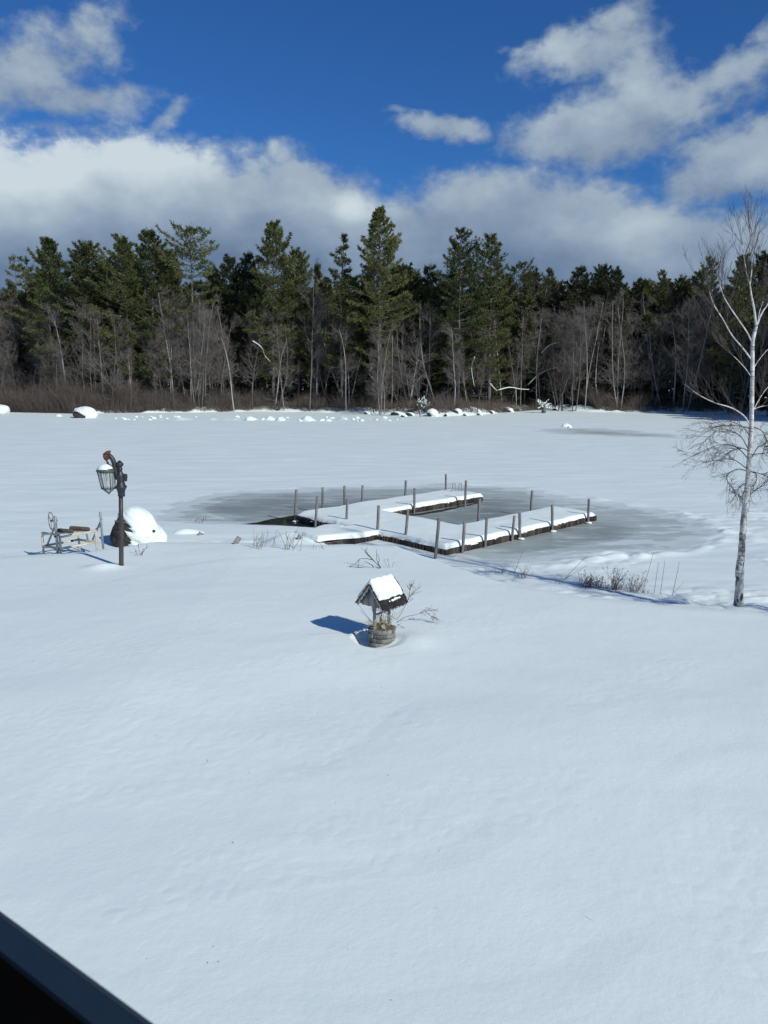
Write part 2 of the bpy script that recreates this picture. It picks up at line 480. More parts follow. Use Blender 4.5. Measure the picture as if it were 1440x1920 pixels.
def mat_pane():
    k = NT('old_lantern_glass'); k.t.nodes.remove(k.p)
    d = k.n('ShaderNodeBsdfDiffuse'); d.inputs['Color'].default_value = (0.62, 0.68, 0.68, 1)
    t = k.n('ShaderNodeBsdfTransparent'); g = k.n('ShaderNodeBsdfGlossy'); g.inputs['Roughness'].default_value = 0.15
    m1 = k.n('ShaderNodeMixShader'); m1.inputs[0].default_value = 0.42; k.l(t.outputs[0], m1.inputs[1]); k.l(d.outputs[0], m1.inputs[2])
    m2 = k.n('ShaderNodeMixShader'); m2.inputs[0].default_value = 0.10; k.l(m1.outputs[0], m2.inputs[1]); k.l(g.outputs[0], m2.inputs[2])
    k.l(m2.outputs[0], k.t.nodes['Material Output'].inputs[0])
    return k.m


M['pane'] = mat_pane()


def mat_floor():
    """forest floor: litter showing through a thin broken snow cover"""
    k = NT('forest_floor'); v = k.coord()
    n = k.noise(v, 0.9, 7, 0.65)
    n = k.math('ADD', n, k.math('MULTIPLY', k.n('ShaderNodeAttribute', attribute_name='shore').outputs['Fac'], .30))
    col = k.mix(k.ramp(n, [(0.52, (0, 0, 0)), (0.58, (1, 1, 1))]), (0.085, 0.068, 0.055), (*SNOW, 1))
    return k.set(col, 0.8, k.bump(n, 0.6, 0.2), None, 0.2)


M['floor'] = mat_floor()


# ------------------------------------------------------------------ ground and lake
def polar(name, f, r_edges, a_edges, mat, attrs=None, kind='structure'):
    rr, aa = np.meshgrid(r_edges, a_edges, indexing='ij')
    x = rr * np.sin(aa); y = rr * np.cos(aa); z = f(x, y)
    V = np.stack([x, y, z], -1).reshape(-1, 3)
    nr, na = rr.shape
    i = np.arange(nr - 1)[:, None] * na + np.arange(na - 1)[None, :]
    Q = np.stack([i, i + na, i + na + 1, i + 1], -1).reshape(-1, 4)
    m = mesh_np(name, V, Q, None, True)
    if attrs:
        for an, fn in attrs.items():
            a = m.attributes.new(an, 'FLOAT', 'POINT'); a.data.foreach_set('value', fn(x, y).ravel().astype(np.float32))
    o = link(name, m, mat)
    o['kind'] = kind
    return o


def angles(fine_half, nfine, ncoarse):
    a = np.linspace(-fine_half, fine_half, nfine)
    b = np.linspace(fine_half, 2 * math.pi - fine_half, ncoarse + 2)[1:]
    return np.concatenate([a, b])


polar('snow_ground', yard_h, np.concatenate([[0.02], np.geomspace(2.0, 4.2, 12)[:-1], np.geomspace(4.2, 30, 820)]), angles(R(36), 760, 90), M['snow'])


def poly_sd(x, y, P):
    P = np.asarray(P); d = np.full(x.shape, 1e9); inside = np.zeros(x.shape, bool)
    for i in range(len(P)):
        a = P[i]; b = P[(i + 1) % len(P)]; e = b - a
        t = np.clip(((x - a[0]) * e[0] + (y - a[1]) * e[1]) / (e @ e), 0, 1)
        d = np.minimum(d, np.hypot(x - a[0] - t * e[0], y - a[1] - t * e[1]))
        c = ((a[1] > y) != (b[1] > y)) & (x < (b[0] - a[0]) * (y - a[1]) / (b[1] - a[1] + 1e-12) + a[0])
        inside ^= c
    return np.where(inside, d, -d)


def pxpoly(pts, z=0.0): return [at_z(px, py, z)[:2] for px, py in pts]


ICE = pxpoly([(300, 972), (345, 948), (385, 930), (455, 921), (560, 917), (660, 915), (760, 912), (860, 910), (960, 915), (1040, 925), (1110, 938), (1190, 950),
              (1265, 964), (1322, 984), (1335, 1000), (1318, 1020), (1270, 1032), (1190, 1036), (1100, 1042), (1040, 1056), (960, 1062), (880, 1058), (800, 1030), (690, 1000), (560, 990), (440, 985)])
ICE2 = pxpoly([(385, 955), (440, 935), (520, 927), (620, 922), (760, 918), (900, 920), (1000, 930), (1090, 950), (1165, 972), (1200, 990), (1150, 1012), (1060, 1022),
               (960, 1035), (900, 1040), (840, 1030), (690, 995), (560, 985), (450, 975)])
ICE3 = pxpoly([(1030, 806), (1100, 803), (1240, 815), (1250, 820), (1150, 817), (1060, 812)])
WATER = pxpoly([(452, 983), (500, 974), (545, 966), (600, 968), (650, 984), (600, 990), (550, 987)])
WATER2 = pxpoly([(735, 966), (800, 958), (905, 938), (912, 941), (820, 962), (745, 972)])
WATER3 = pxpoly([(838, 1034), (930, 1010), (1020, 991), (1115, 971), (1120, 974), (1020, 998), (930, 1016), (850, 1040)])


def ice_attr(x, y):
    a = 0.47 + poly_sd(x, y, ICE) * 0.15
    b = 0.615 + poly_sd(x, y, ICE2) * 0.07
    w = 1.0 * sst(-2.0, -6.0, x) * 0.10 + 0.17 * gauss(x, y, 6.2, 25.6, 4.2, 1.5, R(43)) + 0.10 * gauss(x, y, 1.8, 29.6, 4.0, 1.6, R(43))
    b = np.where(b > 0.6, b + w, b)
    c = 0.50 + poly_sd(x, y, ICE3) * 0.06
    v = np.minimum(np.clip(a, 0, 0.62), 0.62)
    v = np.where(b > 0.6, np.maximum(v, np.clip(b, 0, 0.95)), v)
    return np.maximum(np.clip(v, 0, 1), np.clip(c, 0, 0.62))


def water_attr(x, y):
    return np.clip(np.maximum.reduce([0.5 + poly_sd(x, y, WATER) * 0.7, 0.42 + poly_sd(x, y, WATER2) * 0.6, 0.40 + poly_sd(x, y, WATER3) * 0.6]), 0, 1)


def lake_h(x, y):
    u = x * 0.98 + y * 0.2; v = -x * 0.2 + y * 0.98
    ice = sst(0.44, 0.6, ice_attr(x, y))
    pat = sst(-0.12, 0.22, noise(u / 7, v / 3, 36))
    d = 0.035 * noise(u / 9, v / 6, 31) + 0.008 * noise(u / 2.6, v / 1.2, 32) + pat * (0.022 * noise(u / 1.7, v / 0.7, 37) + 0.014 * noise(u / 0.7, v / 0.35, 33))
    near = 1 - sst(26, 45, np.hypot(x, y))
    d += near * sst(2, 6, x) * sst(-0.2, 0.2, noise(u / 3, v / 2, 38)) * (0.16 * np.abs(noise(u / 0.8, v / 0.5, 34)) + 0.05 * np.abs(noise(u / 0.3, v / 0.2, 39)))
    far = sst(35, 70, y)
    d += far * 0.06 * np.maximum(0, noise(u / 5, v / 3.5, 35))
    rim = np.exp(-((ice_attr(x, y) - 0.40) / 0.035) ** 2) * np.maximum(0, 0.03 + 0.12 * noise(x / 0.9, y / 0.6, 40)) * (0.25 + 0.75 * sst(2, 6, x))
    d += 0.9 * np.exp(-((y - 95 - 0.8 * noise(x / 6, 0 * y, 51)) / 1.3) ** 2) * np.maximum(0, noise(x / 1.1, y / 2.5, 52) + 0.12 * noise(x / .5, y, 53)) * sst(-30, -22, x) * sst(5, 0, x)
    return (d + 0.015 + np.where(y < 40, rim, 0)) * (1 - ice) - 0.02 * ice


polar('lake', lake_h, np.concatenate([np.geomspace(15.5, 45, 420), np.geomspace(45, 135, 160)[1:]]), np.linspace(-R(62), R(62), 1000), M['lake'],
      {'ice': ice_attr, 'water': water_attr})

bx = np.linspace(-150, 150, 420); by = np.concatenate([np.linspace(-20, 125, 330), np.geomspace(126, 900, 40)])
xx, yy = np.meshgrid(bx, by, indexing='ij')
zz = bank_h(xx, yy)
i = np.arange(len(bx) - 1)[:, None] * len(by) + np.arange(len(by) - 1)[None, :]
fb = link('forest_ground', mesh_np('forest_ground', np.stack([xx, yy, zz], -1).reshape(-1, 3), np.stack([i, i + len(by), i + len(by) + 1, i + 1], -1).reshape(-1, 4), None, True), M['floor'])
fb['kind'] = 'structure'
sh_a = fb.data.attributes.new('shore', 'FLOAT', 'POINT'); sh_a.data.foreach_set('value', (1 - sst(1.8, 4.5, yy - np.interp(xx, SX, SY))).ravel().astype(np.float32))

def mat_island(name, c1, c2, scale=9, rough=0.85, bump=0.5, dist=0.006, stretch=(1, 1, 1)):
    """each loose board, shingle or block of one mesh gets a tone of its own"""
    k = NT(name); g = k.n('ShaderNodeNewGeometry').outputs['Random Per Island']
    n = k.noise(k.coord(stretch), scale, 6, 0.6)
    f = k.math('MULTIPLY_ADD', g, 0.55, k.math('MULTIPLY', n, 0.6))
    return k.set(k.ramp(f, [(0.2, c1), (0.9, c2)]), rough, k.bump(n, bump, dist), None, 0.2)


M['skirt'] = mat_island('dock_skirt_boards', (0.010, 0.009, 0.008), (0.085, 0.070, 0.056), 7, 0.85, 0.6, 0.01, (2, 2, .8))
M['plank'] = mat_island('dock_planks', (0.05, 0.045, 0.04), (0.16, 0.14, 0.12))
M['shingles'] = mat_island('old_shingles', (0.010, 0.010, 0.012), (0.050, 0.046, 0.048), 20)
M['blocks'] = mat_island('well_stone_blocks', (0.080, 0.080, 0.074), (0.31, 0.305, 0.285), 14, 0.9, 0.9, 0.012)
M['gable'] = mat_island('silvered_boards', (0.12, 0.115, 0.11), (0.33, 0.32, 0.305), 12, 0.85, 0.5, 0.004, (3, 3, .6))


def hermite(P, n):
    """smooth curve through points (Catmull-Rom)"""
    P = np.asarray(P, float); Q = np.vstack([2 * P[0] - P[1], P, 2 * P[-1] - P[-2]]); out = []
    for i in range(1, len(Q) - 2):
        for t in np.linspace(0, 1, n, endpoint=False):
            a, b, c, d = Q[i - 1], Q[i], Q[i + 1], Q[i + 2]
            out.append(0.5 * (2 * b + (c - a) * t + (2 * a - 5 * b + 4 * c - d) * t * t + (3 * b - a - 3 * c + d) * t ** 3))
    return np.array(out + [P[-1]])


def sheet(f, nu, nv, name):
    """grid mesh of f(u,v) arrays in 0..1"""
    u, v = np.meshgrid(np.linspace(0, 1, nu), np.linspace(0, 1, nv), indexing='ij')
    V = np.stack(f(u, v), -1).reshape(-1, 3)
    i = np.arange(nu - 1)[:, None] * nv + np.arange(nv - 1)[None]
    return mesh_np(name, V, np.stack([i, i + nv, i + nv + 1, i + 1], -1).reshape(-1, 4), None, True)


def unit_sphere(nu=40, nv=24):
    u = np.linspace(0, 2 * math.pi, nu, endpoint=False); v = np.linspace(-math.pi / 2 + 0.02, math.pi / 2 - 0.02, nv)
    uu, vv = np.meshgrid(u, v, indexing='ij')
    D = np.stack([np.cos(vv) * np.cos(uu), np.cos(vv) * np.sin(uu), np.sin(vv)], -1).reshape(-1, 3)
    i = np.arange(nu)[:, None] * nv + np.arange(nv - 1)[None]; j = ((np.arange(nu) + 1) % nu)[:, None] * nv + np.arange(nv - 1)[None]
    Q = np.stack([i, j, j + 1, i + 1], -1).reshape(-1, 4)
    return D, Q


def n3(D, f, seed):
    return noise(D[:, 0] * f + D[:, 2] * f * 1.7, D[:, 1] * f - D[:, 2] * f * 0.9, seed)


def rock_mesh(name, size, seed, rough=0.35, nu=40, nv=24):
    D, Q = unit_sphere(nu, nv)
    r = 1 + rough * (n3(D, 1.4, seed) + 0.5 * n3(D, 3.1, seed + 1) + 0.25 * n3(D, 7, seed + 2))
    return mesh_np(name, D * r[:, None] * np.array(size), Q, None, True), D, r, Q


def snow_cap_mesh(name, size, D, r, Q, keep, t, fade=0.35, up=0.3):
    """snow following a rock where keep(D) > 0, thinning to nothing at its edge"""
    k = keep(D)
    th = t * np.sqrt(np.clip(k / fade, 0, 1)) * (0.75 + up * D[:, 2])
    V = D * (r + np.where(k > 0, th, -0.03))[:, None] * np.array(size)
    ok = (k[Q] > -0.03).all(1)
    return mesh_np(name, V, Q[ok], None, True)


# ---------------------------------------------------------------- lamp post
LB = hit(227, 1060)


def lp(zx, zy, off=0.0):
    return at_y(40 + zx / 4, 820 + zy / 4, LB[1] + off) - LB


lamp = thing('lamp_post', 'dark iron lamp post with hanging lantern and rusty arm tip, standing in the snow', 'lamp post', LB)
m = MB(); m.tube([lp(750, 965) - (0, 0, .35), lp(750, 950), lp(748, 600), lp(746, 436)], [.062, .062, .058, .055], 16); link('pole', m.mesh('pole', True), M['pole'], lamp)
s = 1 / 262 * LB[1] / 20.5 * 0.98
cx0 = lp(745, 330)[0]


def lz(zy): return lp(745, zy)[2]


m = MB()
prof = [(0.001, lz(443)), (24, lz(443)), (26, lz(436)), (24, lz(425)), (29, lz(395)), (41, lz(374)), (43, lz(369)), (34, lz(362)), (28, lz(345)), (25, lz(320)), (26, lz(300)),
        (24, lz(272)), (17, lz(262)), (15, lz(248)), (19, lz(240)), (17, lz(232)), (13, lz(226)), (24, lz(212)), (28, lz(202)), (24, lz(193)), (15, lz(184)), (9, lz(176)), (0.001, lz(172))]
m.lathe((cx0, 0, 0), [(r * s if r > 1 else r, z) for r, z in prof], 18)
link('post_top', m.mesh('post_top', True), M['iron'], lamp)
m = MB(); c = lp(776, 302); m.box(c, (.10, .09, .19)); m.box(c + (.052, 0, 0.03), (.03, .06, .08)); m.box(lp(730, 300) + (0, -.07, 0), (.07, .05, .12))
ob = link('sensor_box', m.mesh('sensor_box'), M['iron'], lamp)
bv = ob.modifiers.new('bevel', 'BEVEL'); bv.width = .008; bv.segments = 2
arm_px = [(722, 315), (712, 275), (704, 235), (696, 195), (684, 165), (668, 143), (652, 132)]
arm = hermite([lp(*p) for p in arm_px], 6)
m = MB(); m.tube(arm, np.linspace(.072, .058, len(arm)), 12)
m.tube(hermite([lp(716, 300, -.04), lp(690, 240, -.05), lp(668, 215, -.05), lp(645, 190, -.03)], 5), .022, 8)
link('arm', m.mesh('arm', True), M['iron'], lamp)
m = MB()
m.tube(hermite([lp(664, 142), lp(650, 150), lp(636, 160), lp(628, 148), lp(622, 132)], 5), np.linspace(.058, .045, 21), 10)
m.box(lp(636, 122), (.15, .045, .085), axes=np.array([[.80, 0, .60], [0, 1, 0], [-.60, 0, .80]])); m.box(lp(656, 118) + (0, .01, 0), (.05, .06, .13), axes=np.array([[.9, 0, -.43], [0, 1, 0], [.43, 0, .9]]))
m.tube(hermite([lp(642, 160), lp(640, 178), lp(650, 190), lp(644, 205)], 4), .025, 8)
link('arm_tip', m.mesh('arm_tip', True), M['rust'], lamp)
o = link('lantern', None, None, lamp) if False else None
# lantern: cage, six panes, roof cap with snow, pointed base
lc = lp(640, 300)[0]; NS = 6


def ring_at(rad, z, n=NS, ph=0.2):
    th = np.arange(n) * 2 * math.pi / n + ph
    return np.stack([lc + rad * np.cos(th), rad * np.sin(th), np.full(n, z)], 1)


r_top, r_bot = 62 * s, 46 * s
zt, zb, zp = lz(255), lz(382), lz(424)
bx_off = lp(652, 382)[0] - lc
Rt = ring_at(r_top, zt); Rb = ring_at(r_bot, zb) + (bx_off, 0, 0)
m = MB()
for i in range(NS):
    j = (i + 1) % NS
    m.bar(Rt[i], Rb[i], .022); m.bar(Rt[i], Rt[j], .035); m.bar(Rb[i], Rb[j], .035)
    mid_t = (Rt[i] + Rt[j]) / 2; mid_b = (Rb[i] + Rb[j]) / 2; m.bar(mid_t, mid_b, .008)
    m.bar(Rb[i], (lc + bx_off + .01, 0, zp), .015)
m.tube([(lc + bx_off + .01, 0, zp + .015), (lc + bx_off + .01, 0, zp - .02)], [.018, .008], 8)
cage = link('lantern_cage', m.mesh('lantern_cage'), M['bronze'], lamp)
for i in range(NS):
    j = (i + 1) % NS
    link('pane', mesh_np('pane', [Rb[i], Rb[j], Rt[j], Rt[i]], [(0, 1, 2, 3)]), M['pane'], cage)
m = MB()
for i in range(NS): m.add([Rb[i], Rb[(i + 1) % NS], (lc + bx_off + .01, 0, zp)], (), [(0, 1, 2)])
link('base_pane', m.mesh('base_pane'), M['pane'], cage)
m = MB(); m.lathe((lc, 0, 0), [(.001, zt - .01), (68 * s, zt - .01), (70 * s, zt + .02), (60 * s, lz(232)), (30 * s, lz(212)), (12 * s, lz(200)), (.001, lz(196))], 18)
roof = link('lantern_roof', m.mesh('lantern_roof', True), M['bronze'], lamp)
m = MB(); m.lathe((lc - .005, 0, 0), [(60 * s, zt + .045), (63 * s, lz(236)), (52 * s, lz(218)), (36 * s, lz(205)), (18 * s, lz(199)), (.001, lz(197))], 18)
link('snow_cap', m.mesh('snow_cap', True), M['snowcap'], roof)
m = MB(); m.tube([(lc, 0, lz(250)), (lc, 0, lz(290))], .02, 8); m.tube([(lc, 0, lz(285)), (lc, 0, lz(325))], [.022, .026], 10)
link('bulb', m.mesh('bulb', True), M['pale'], lamp)

# ---------------------------------------------------------------- boat lift
L1, L2, L3 = at_z(81, 1027.5, .40), at_z(114, 1032.5, .40), at_z(181, 1020, .40)
L4 = L1 + L3 - L2
BO = (L1 + L3) / 2
lift = thing('boat_lift', 'cream metal boat lift with hand wheel and two brown bunks, beside the lamp post', 'boat lift', BO)


def bp(zx, zy, y): return at_y(40 + zx / 4, 820 + zy / 4, y) - BO


def addbars(name, bars, mat, parent=lift):
    m = MB()
    for p0, p1, w in bars: m.bar(p0, p1, w)
    o = link(name, m.mesh(name), mat, parent)
    b = o.modifiers.new('bevel', 'BEVEL'); b.width = .006; b.segments = 1
    return o


Lg = [p - BO for p in (L1, L2, L3, L4)]
HG = 0.44
upz = np.array([0, 0, 1.0])
for p in Lg: addbars('leg', [(p - upz * .3, p + upz * HG, .055)], M['cream'])
for a, b in ((0, 1), (1, 2), (2, 3), (3, 0)):
    addbars('lower_rail', [(Lg[a] + upz * .06, Lg[b] + upz * .06, .06)], M['cream'])
for a, b in ((1, 2), (3, 0)):
    addbars('upper_rail', [(Lg[a] + upz * (HG - .03), Lg[b] + upz * (HG - .03), .055)], M['cream'])
addbars('upper_rail', [(Lg[0] + upz * (HG + .03), Lg[1] + upz * (HG + .03), .06)], M['cream'])
addbars('cross_beam', [((Lg[1] * .62 + Lg[2] * .38) + upz * HG, (Lg[0] * .62 + Lg[3] * .38) + upz * HG, .05)], M['cream'])
pw0, pw1 = bp(272, 850, L2[1] - .05), bp(252, 590, L2[1] - .05)
addbars('wheel_post', [(pw0 - upz * .2, pw1, .062)], M['galv'])
addbars('wheel_post_brace', [(bp(250, 670, L2[1]), bp(185, 830, L1[1]), .045)], M['galv'])
pr0, pr1 = bp(612, 790, L3[1]), bp(591, 560, L3[1])
addbars('guide_post', [(pr0 - upz * .2, pr1, .055)], M['galv'])
addbars('guide_post_brace', [(bp(604, 610, L3[1] + .03), bp(532, 775, L3[1] + .3), .045)], M['galv'])
addbars('guide_post_brace', [(bp(560, 690, L3[1] + .05), bp(604, 655, L3[1]), .05)], M['galv'])
addbars('back_brace', [(bp(485, 705, L4[1]), bp(500, 775, L4[1]), .045)], M['galv'])
wc = bp(224, 628, L2[1] - .05); wr = .262
ax = np.array([.77, .638, 0]); e1 = np.cross(upz, ax); e1 /= np.linalg.norm(e1)
th = np.linspace(0, 2 * math.pi, 40)
ringp = wc + wr * (np.cos(th)[:, None] * e1 + np.sin(th)[:, None] * upz)
m = MB(); m.tube(ringp, .014, 8, cap=False); whl = link('hand_wheel', m.mesh('hand_wheel', True), M['galv'], lift)
m = MB()
for a in (0.5, 0.5 + math.pi / 3 * 2, 0.5 + math.pi / 3 * 4):
    m.bar(wc, wc + wr * (math.cos(a) * e1 + math.sin(a) * upz), .02)
m.tube([wc - ax * .03, wc + ax * .18], .03, 8); link('spokes', m.mesh('spokes'), M['galv'], whl)
m = MB(); m.tube([wc - e1 * wr * .95 - ax * .09 + upz * .06, wc - e1 * wr * .95 + upz * .06], .018, 8); link('crank_handle', m.mesh('crank_handle', True), M['iron'], whl)


def bunk(p0, p1, rad):
    m = MB(); d = (p1 - p0) / np.linalg.norm(p1 - p0)
    pts = [p0, p0 + d * .04, p1 - d * .04, p1]
    m.tube(pts, [rad * .85, rad, rad, rad * .85], 10)
    o = link('bunk', m.mesh('bunk', True), M['bunk'], lift)
    m = MB(); m.box((p0 + p1) / 2 - (0, 0, rad * .9), (np.linalg.norm(p1 - p0) * .9, rad * 1.1, .06), rz=math.atan2(d[1], d[0]))
    link('bunk_board', m.mesh('bunk_board'), M['cream'], o)


bunk(bp(276, 696, L2[1] + .25), bp(388, 706, L2[1] + .20), .062)
bunk(bp(366, 680, L2[1] + .85), bp(508, 690, L2[1] + .75), .068)
for p_, s_ in ((bp(255, 745, L2[1] - .08), (.05, .05, .05)), (bp(382, 776, L1[1] + .3), (.07, .05, .06))):
    m = MB(); m.box(p_, s_); link('bracket', m.mesh('bracket'), M['iron'], lift)

# ---------------------------------------------------------------- big snowy boulder
bc = at_z(40 + 848 / 4, 820 + 738 / 4, 0.30)
size = np.array([.88, .75, .98])
bm, D, r, Q = rock_mesh('boulder', size * .82, 53, .13, 150, 100)
boul = thing('boulder', 'big dome-shaped boulder under thick snow with one dark bare side, behind the lamp post', 'boulder', bc)
link('rock', bm, M['darkrock'], boul)
dn = np.array([-.86, -.42, -.28])
capm = snow_cap_mesh('snow_cap', size * .82, D, r, Q, lambda D: 0.33 + 0.25 * n3(D, 3, 77) + 0.30 * n3(D, 7, 78) + 0.12 * n3(D, 19, 79) - (D @ dn), .17, .22)
V = np.zeros(len(capm.vertices) * 3); capm.vertices.foreach_get('co', V); V = V.reshape(-1, 3)
V[:, 0] += np.clip(V[:, 0], 0, None) * np.clip(.45 - V[:, 2], 0, 1.2) * .50          # a drift tailing off to the lee
capm.vertices.foreach_set('co', V.ravel()); capm.update()
link('snow_cap', capm, M['snowcap'], boul)
m = MB(); p = at_y(40 + 700 / 4, 820 + 628 / 4, bc[1] - .72) - bc; q = at_y(40 + 792 / 4, 820 + 640 / 4, bc[1] - .80) - bc
stk = MB(); stk.tube([p + bc, q + bc], [.022, .016], 6)
tag(link('fallen_stick', stk.mesh('fallen_stick', True), M['weed']), 'short dark stick caught against the bare side of the big snowy boulder', 'stick')
rk, D2, r2, Q2 = rock_mesh('stone', (.055, .045, .05), 61)
p = at_y(40 + 992 / 4, 820 + 704 / 4, bc[1] - .38)
tag(link('stone', rk, M['darkrock'], None, p), 'small dark stone showing through the snow drift on the big boulder', 'stone')

# ---------------------------------------------------------------- dock
ZD = 0.20; TS = 0.13


def uv(u, v, z=0.0): return O1 + DU * u + DV * v + np.array([0, 0, z])


O1 = at_z(549, 962, ZD + .08); O1[2] = 0
O2 = at_z(836, 1022, ZD + TS); O2[2] = 0
DU = (O2 - O1) / np.linalg.norm(O2 - O1); DV = np.array([-DU[1], DU[0], 0])
LU = float(np.linalg.norm(O2 - O1)); WB = 2.9; WA = 2.05
tipR = at_z(1109, 958, ZD + TS); tipL = at_z(906, 925, ZD + TS)
LR = float((tipR - O1) @ DV); LLv = float((tipL - O1) @ DV); uL = float((tipL - O1) @ DU)
print('dock', LU, LR, LLv, uL, float((tipR - O1) @ DU))
WL = uL
RU0 = LU - WA
Upoly = [(0, 0), (LU, 0), (LU, LR), (RU0, LR), (RU0, WB), (WL, WB), (WL, LLv), (max(0., WL - WA), LLv)] + ([(WL - WA, WB), (0, WB)] if WL - WA > .05 else [])
pg0, pg1 = at_z(640, 986, .33), at_z(716, 993, .33); GU0, GU1 = float((pg0 - O1) @ DU), float((pg1 - O1) @ DU); GV = -2.6
print('gangway', GU0, GU1)
Upoly = [(0, 0), (GU0, 0), (GU0, GV), (GU1, GV), (GU1, 0)] + Upoly[1:]
Upoly = np.array(Upoly)
DC = uv(LU / 2, 1.5)
dock = thing('dock', 'snow-covered U-shaped wooden dock on dark pilings, frozen into the lake', 'dock', DC)
m = MB()
for (u0, u1, v0, v1) in ((GU0 + .04, GU1 - .04, GV, -.01), (0.04, LU - .04, .04, WB), (RU0 + .04, LU - .04, WB, LR - .04), (max(0., WL - WA) + .04, WL - .04, WB, LLv - .04)):
    along_v = 0 < v0 < 1
    n = int((u1 - u0) / .15) if along_v else int((v1 - v0) / .15)
    for k in range(n):
        if along_v: a, b, c, d = u0 + k * .15, u0 + k * .15 + .142, v0, v1
        else: a, b, c, d = u0, u1, v0 + k * .15, v0 + k * .15 + .142
        ctr = uv((a + b) / 2, (c + d) / 2, ZD - .02 + (0.002 if k % 2 else 0)) - DC
        m.box(ctr, (b - a, d - c, .04), axes=np.array([DU, DV, [0, 0, 1]]))
link('deck', m.mesh('deck'), M['plank'], dock)
# skirts: one part per face
rs = np.random.default_rng(3)
for a, b in zip(Upoly, np.roll(Upoly, -1, 0)):
    L = np.linalg.norm(b - a)
    if L < .3: continue
    d2 = (b - a) / L; t = DU * d2[0] + DV * d2[1]; nrm = np.cross(t, upz)
    m = MB(); k = 0.0
    while k < L - .05:
        w = min(.15 * rs.uniform(.85, 1.1), L - k); h = .34 + rs.uniform(-.03, .015)
        c = uv(*a, 0) - DC + t * (k + w / 2) + nrm * rs.uniform(-.012, .008)
        m.box(c + upz * (ZD - h / 2 - .03 + rs.uniform(0, .02)), (w * .93, .03, h), axes=np.array([t, nrm, upz])); k += w
    m.box(uv(*((a + b) / 2)) - DC + upz * (ZD - .055) + nrm * -.05, (L - .1, .05, .09), axes=np.array([t, nrm, upz]))
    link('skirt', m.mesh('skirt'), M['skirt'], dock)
# snow lying on it
hres = .055
gu, gv = np.meshgrid(np.arange(-.1, LU + .12, hres), np.arange(GV - .1, max(LR, LLv) + .12, hres), indexing='ij')
wob = .05 * noise(gu / .5, gv / .5, 41) + .025 * noise(gu / .16, gv / .16, 42)


def sdU(u, v): return poly_sd(u, v, Upoly)


sd = sdU(gu, gv) + wob
e = .01
gx = (sdU(gu + e, gv) - sdU(gu - e, gv)) / (2 * e); gy = (sdU(gu, gv + e) - sdU(gu, gv - e)) / (2 * e)
out = sd < 0
gu2 = np.where(out, gu - gx * sd, gu); gv2 = np.where(out, gv - gy * sd, gv)
T = TS * (1.0 + .35 * noise(gu / 1.2, gv / 1.2, 43) + .12 * noise(gu / .4, gv / .4, 44))
dd = np.clip(sd, 0, None)
zz_ = ZD - .05 + (T + .05) * (1 - (1 - np.clip(dd / .16, 0, 1)) ** 2.6)
# snow has slid off the shore-side left corner
zz_ = zz_ - .10 * sst(.6, .1, gv) * sst(2.0, .4, gu) + .16 * sst(0, GV, gv)
P = (O1[None, None] + gu2[..., None] * DU + gv2[..., None] * DV); P[..., 2] = zz_
nu, nv = gu.shape
i = np.arange(nu - 1)[:, None] * nv + np.arange(nv - 1)[None]
Q = np.stack([i, i + nv, i + nv + 1, i + 1], -1).reshape(-1, 4)
ok = (sd.ravel()[Q] > -hres * 1.2).all(1)
link('snow_cover', mesh_np('snow_cover', P.reshape(-1, 3) - DC, Q[ok], None, True), M['snowcap'], dock)
posts = [(564, 917, 561, 976, 0), (605, 914, 605, 946, .45), (608, 929, 604, 984, 0), (646, 911, 646, 942, .45), (651, 937, 650, 974, .5), (680, 910, 679, 940, .45),
         (710, 948, 708, 992, .45), (761, 901, 760, 928, .45), (773, 915, 772, 961, 0), (765, 955, 761, 1002, .4), (836, 889, 836, 917, .45), (874, 901, 872, 949, 0),
         (899, 935, 897, 972, .45), (823, 972, 818, 1028, .1), (855, 976, 851, 1032, 0), (896, 968, 893, 1022, 0), (935, 962, 930, 1008, 0), (952, 959, 952, 1006, 0),
         (998, 920, 996, 952, .45), (1019, 944, 1019, 993, 0), (1078, 932, 1076, 976, 0)]
for k, (tx, ty, bx_, by_, z) in enumerate(posts):
    z = .33 if z else 0.0
    b = at_z(bx_, by_, z)
    if z == 0:                                    # these stand in the ice against the outside of the skirt
        q_ = b - O1; bu, bv = float(q_ @ DU), float(q_ @ DV)
        for _ in range(4):
            s0 = float(sdU(np.array([bu]), np.array([bv]))[0]); gx_ = float(sdU(np.array([bu + .01]), np.array([bv]))[0] - s0) / .01; gy_ = float(sdU(np.array([bu]), np.array([bv + .01]))[0] - s0) / .01
            if -.35 < s0 < -.06 or s0 < -.35: break
            bu -= gx_ * (s0 + .075); bv -= gy_ * (s0 + .075)
        b = uv(bu, bv)
    b0 = at_z(bx_, by_, z); t = at_y(tx, ty, b0[1]) + (b - b0) * (1, 1, .5)
    m = MB(); d = (t - b) / np.linalg.norm(t - b); rad = .048 * rs.uniform(.93, 1.08)
    n_ = 8
    pts = [b - d * .5] + [b + (t - b) * f + rs.normal(size=3) * .004 for f in (0, .35, .7)] + [t]
    m.tube([p - DC for p in pts], rad, n_)
    link('piling', m.mesh('piling', True), M['post'], dock)
    if z == 0 and k in (0, 17, 19, 20):
        mm, D, r, Q = rock_mesh('ice_collar', (.11, .10, .035), 90 + k, .6)
        link('ice_collar', mm, M['snowcap'], dock, b + (.03, -.05, .01) - DC)
hoops = []
